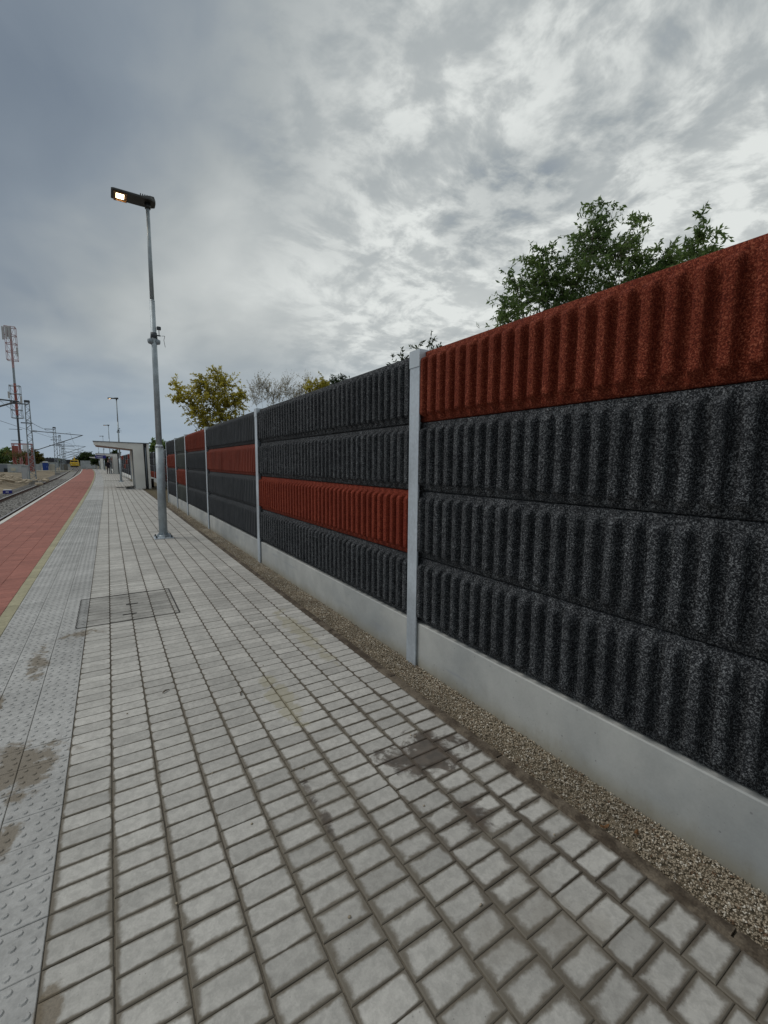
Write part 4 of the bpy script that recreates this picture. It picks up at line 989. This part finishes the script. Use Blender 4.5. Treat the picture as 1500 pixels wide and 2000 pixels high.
def ray(px, py, Z):
    """metres: point at depth Z along the viewing axis (used only to write down measured positions)"""
    v = CR * ((px - 750) / 852.5) - CU * ((py - 1000) / 852.5) + CF
    return (v.x * Z, v.y * Z, v.z * Z + CH)
def blob(px, py, Z, rpx, dens=1.0):
    p = ray(px, py, Z); return (*p, rpx / 852.5 * Z, dens)
# big ash-like tree behind the red panel
B1 = [blob(1160, 452, 9.3, 52, 1.2), blob(1195, 420, 9.6, 38, .7), blob(1135, 500, 9.0, 52, 1.2), blob(1210, 485, 9.2, 55, 1.4), blob(1045, 505, 9.2, 42, 1.0), blob(1010, 560, 9.0, 50, 1.2),
      blob(1070, 555, 9.5, 52, 1.3), blob(985, 605, 8.8, 36, .9), blob(1140, 560, 9.6, 50, 1.0), blob(1215, 545, 9.0, 45, 1.0), blob(1295, 490, 9.4, 40, 1.3), blob(1275, 520, 9.8, 34, .9), blob(1100, 590, 9.2, 42, .9),
      blob(1060, 620, 9.2, 50, 1.0), blob(1180, 610, 9.6, 60, .9), blob(1165, 400, 9.4, 24, .7), blob(1245, 430, 9.3, 30, .7), blob(1320, 505, 9.0, 30, 1.0), blob(1255, 500, 9.2, 40, 1.0), blob(1300, 530, 9.2, 36, .9), blob(1340, 490, 9.1, 22, .7), blob(1060, 490, 9.1, 34, .8), blob(1100, 520, 9.3, 40, .9)]
tree('ash_tree', 'large green leafy tree rising behind the red top panel at the right', 'tree', (8.6, 6.4, -.3), 3.0, B1, 'leaf', leaf=.10, twigs=46, per=17, lw=.36, r0=.12, droop=.35, seed=3)
B2 = [blob(1375, 410, 8.2, 26, .8), blob(1365, 450, 8.3, 30, .8), blob(1395, 445, 8.0, 24, .5), blob(1345, 470, 8.4, 26, .6), blob(1385, 490, 8.2, 30, .7), blob(1400, 475, 8.1, 18, .4)]
tree('young_tree', 'slender sprig with sparse dark leaves right of the big tree behind the wall', 'tree', (9.9, 4.4, -.3), 4.2, B2, 'leaf', leaf=.115, twigs=20, per=12, lw=.34, r0=.05, droop=.5, seed=5)
B3 = [blob(815, 672, 6.6, 18, .5), blob(842, 664, 6.8, 18, .6), blob(785, 688, 6.5, 15, .4), blob(762, 694, 6.4, 11, .3), blob(855, 680, 6.8, 14, .5)]
tree('shrub', 'sparse leafy sprigs just above the wall at the nearest post', 'shrub', (4.3, 5.7, -.3), 2.0, B3, 'leafdk', leaf=.062, twigs=22, per=9, lw=.4, r0=.03, droop=.1, seed=8, up=.6)
B3 = [blob(935, 636, 5.2, 12, .25), blob(950, 632, 5.2, 8, .2)]
tree('seedling', 'tiny bare sprig peeping over the red panel left of the big tree', 'shrub', (4.3, 3.5, -.3), 2.1, B3, 'leaf', leaf=.05, twigs=14, per=4, r0=.02, droop=.1, seed=9, up=.8)
B4 = [blob(440, 748, 21, 36, 1.2), blob(400, 760, 21, 36, 1.2), blob(372, 775, 21, 26, .8), blob(345, 752, 21, 18, .5), blob(340, 768, 21, 14, .4), blob(420, 790, 21, 38, 1.2), blob(455, 785, 21, 32, 1.1), blob(385, 800, 21, 24, .8),
      blob(425, 725, 21, 16, .6), blob(390, 738, 21, 16, .6), blob(470, 765, 21, 15, .6), blob(440, 815, 21, 30, 1.0), blob(400, 822, 21, 22, .7)]
tree('yellow_tree', 'rounded tree with yellowing autumn leaves behind the wall left of the bare bushes', 'tree', (4.2, 21.8, -.3), 2.6, B4, 'leafy', leaf=.115, twigs=50, per=22, lw=.5, r0=.10, droop=.15, seed=11)
B5 = [blob(492 + i * 14, 766 - 8 * math.sin(i * 1.7) - (i % 3) * 6, 17, 24, .8) for i in range(9)]
tree('bare_bush', 'thin bare twiggy bush with few dry leaves between the yellow tree and the evergreen', 'shrub', (5.8, 17.2, -.3), 1.6, B5, 'leafdry', 'barklight', leaf=.05, twigs=85, per=8, r0=.05, droop=-.2, seed=13, up=1.5)
B6 = [blob(605, 750, 16, 16, 1.0), blob(630, 745, 16, 17, 1.2), blob(620, 760, 16, 18, 1.0)]
tree('yellow_bush', 'small yellow-green bush behind the wall top right of the bare bush', 'shrub', (6.7, 14.9, -.3), 2.4, B6, 'leafy', leaf=.09, twigs=50, per=14, r0=.05, droop=.1, seed=15)
B7 = [blob(655, 742, 17, 15, 1.2), blob(672, 740, 17, 12, 1.0), blob(642, 752, 17, 14, 1.0)]
tree('evergreen_bush', 'small dark green bush next to the yellow-green one above the wall', 'shrub', (7.4, 15.4, -.3), 2.6, B7, 'leafdk', leaf=.09, twigs=50, per=14, r0=.05, droop=.1, seed=16)
B8 = [blob(305, 866, 36, 12, 1.0), blob(318, 868, 36, 13, 1.0), blob(300, 880, 36, 10, .9), blob(330, 875, 36, 12, 1.0), blob(312, 884, 36, 12, .8)]
tree('green_tree', 'green tree behind the set-back wall beside the nearest lamp pole', 'tree', (3.9, 41.0, -.3), 1.8, B8, 'leaf', leaf=.20, twigs=40, per=12, lw=.55, r0=.08, droop=.1, seed=17)
B9 = [blob(225, 884, 88, 7, 1.0), blob(221, 890, 88, 6, 1.0), blob(230, 889, 88, 6, 1.0)]
tree('dark_tree', 'small dark tree crown framed beneath the first shelter roof', 'tree', (1.8, 104, -.3), 1.6, B9, 'leafdk', leaf=.35, twigs=34, per=10, lw=.6, r0=.1, droop=.1, seed=18)
BA = [blob(x, y, 200, r, 1.0) for x, y, r in ((168, 890, 11), (158, 897, 9), (178, 894, 10), (168, 899, 10), (188, 899, 8), (150, 901, 7))]
tree('round_tree', 'rounded dark green tree on the horizon behind the yellow machine', 'tree', (-8.2, 240, -.95), 2, BA, 'leafdk', leaf=.75, twigs=60, per=12, lw=.7, r0=.3, droop=.1, seed=19)
BB = [blob(x, y, 150, r, 1.0) for x, y, r in ((195, 898, 7), (205, 899, 7), (214, 898, 7), (184, 902, 6))]
tree('far_hedge', 'low dark trees on the horizon behind the blue station sign', 'tree', (-3.5, 180, -.95), 1.5, BB, 'leafdk', leaf=.6, twigs=50, per=10, lw=.7, r0=.2, droop=.1, seed=20)
BC = [blob(x, y, 125, r, 1.1) for x, y, r in ((5, 890, 13), (20, 893, 11), (0, 902, 12), (12, 880, 8), (-18, 892, 16), (-30, 900, 16))]
tree('green_tree', 'green tree at the far left edge behind the grey cabinet', 'tree', (-24, 164, -.95), 2, BC, 'leaf', leaf=.5, twigs=60, per=12, lw=.7, r0=.2, droop=.1, seed=21)
BD = [blob(x, y, 122, r, 1.1) for x, y, r in ((66, 885, 9), (74, 892, 9), (80, 898, 8), (62, 900, 10), (48, 885, 9), (42, 896, 9), (55, 893, 9))]
tree('olive_tree', 'olive green tree behind the red steel frame and the nearest mast', 'tree', (-18, 158, -.95), 2, BD, 'leafold', leaf=.45, twigs=50, per=12, lw=.7, r0=.2, droop=.1, seed=22)
BE = [blob(28, 888, 88, 12, .9), blob(40, 890, 88, 11, .9), blob(12, 884, 88, 9, .5), blob(50, 884, 88, 8, .6)]
tree('bare_tree', 'half bare brownish tree in front of the red steel frame', 'tree', (-14.9, 112.5, -.95), 1.4, BE, 'leafold', 'barklight', leaf=.22, twigs=44, per=6, r0=.12, droop=.0, seed=23, up=.8)
# low woods along the horizon, both sides
def woods(name, x0, x1, y, h_, n_, m_, seed):
    rs = np.random.default_rng(seed); c = np.stack([rs.uniform(x0, x1, n_), y + rs.normal(0, 6, n_), rs.uniform(0, 1, n_) ** .7 * h_], -1); c[:, 2] *= .7 + .3 * np.sin(c[:, 0] * .17 + seed)
    a = rs.normal(0, 1, (n_, 3)); b_ = np.cross(a, rs.normal(0, 1, (n_, 3))); a /= np.linalg.norm(a, axis=1)[:, None]; b_ /= np.linalg.norm(b_, axis=1)[:, None]; l_ = rs.uniform(.5, 1.1, n_)[:, None]
    c[:, 2] -= .9
    V = np.stack([c - a * l_, c + b_ * l_ * .6, c + a * l_, c - b_ * l_ * .6], 1).reshape(-1, 3); q = 4 * np.arange(n_)[:, None]
    link(name, fast_mesh(name, V, np.concatenate([q + [0, 1, 2], q + [0, 2, 3]]), M[m_]), kind='stuff')['label'] = 'low wood along the horizon'
woods('distant_wood', -190, -20, 290, 4.2, 9000, 'leafdk', 31)
woods('distant_wood', -20, 40, 330, 3.4, 5000, 'leafdk', 32)
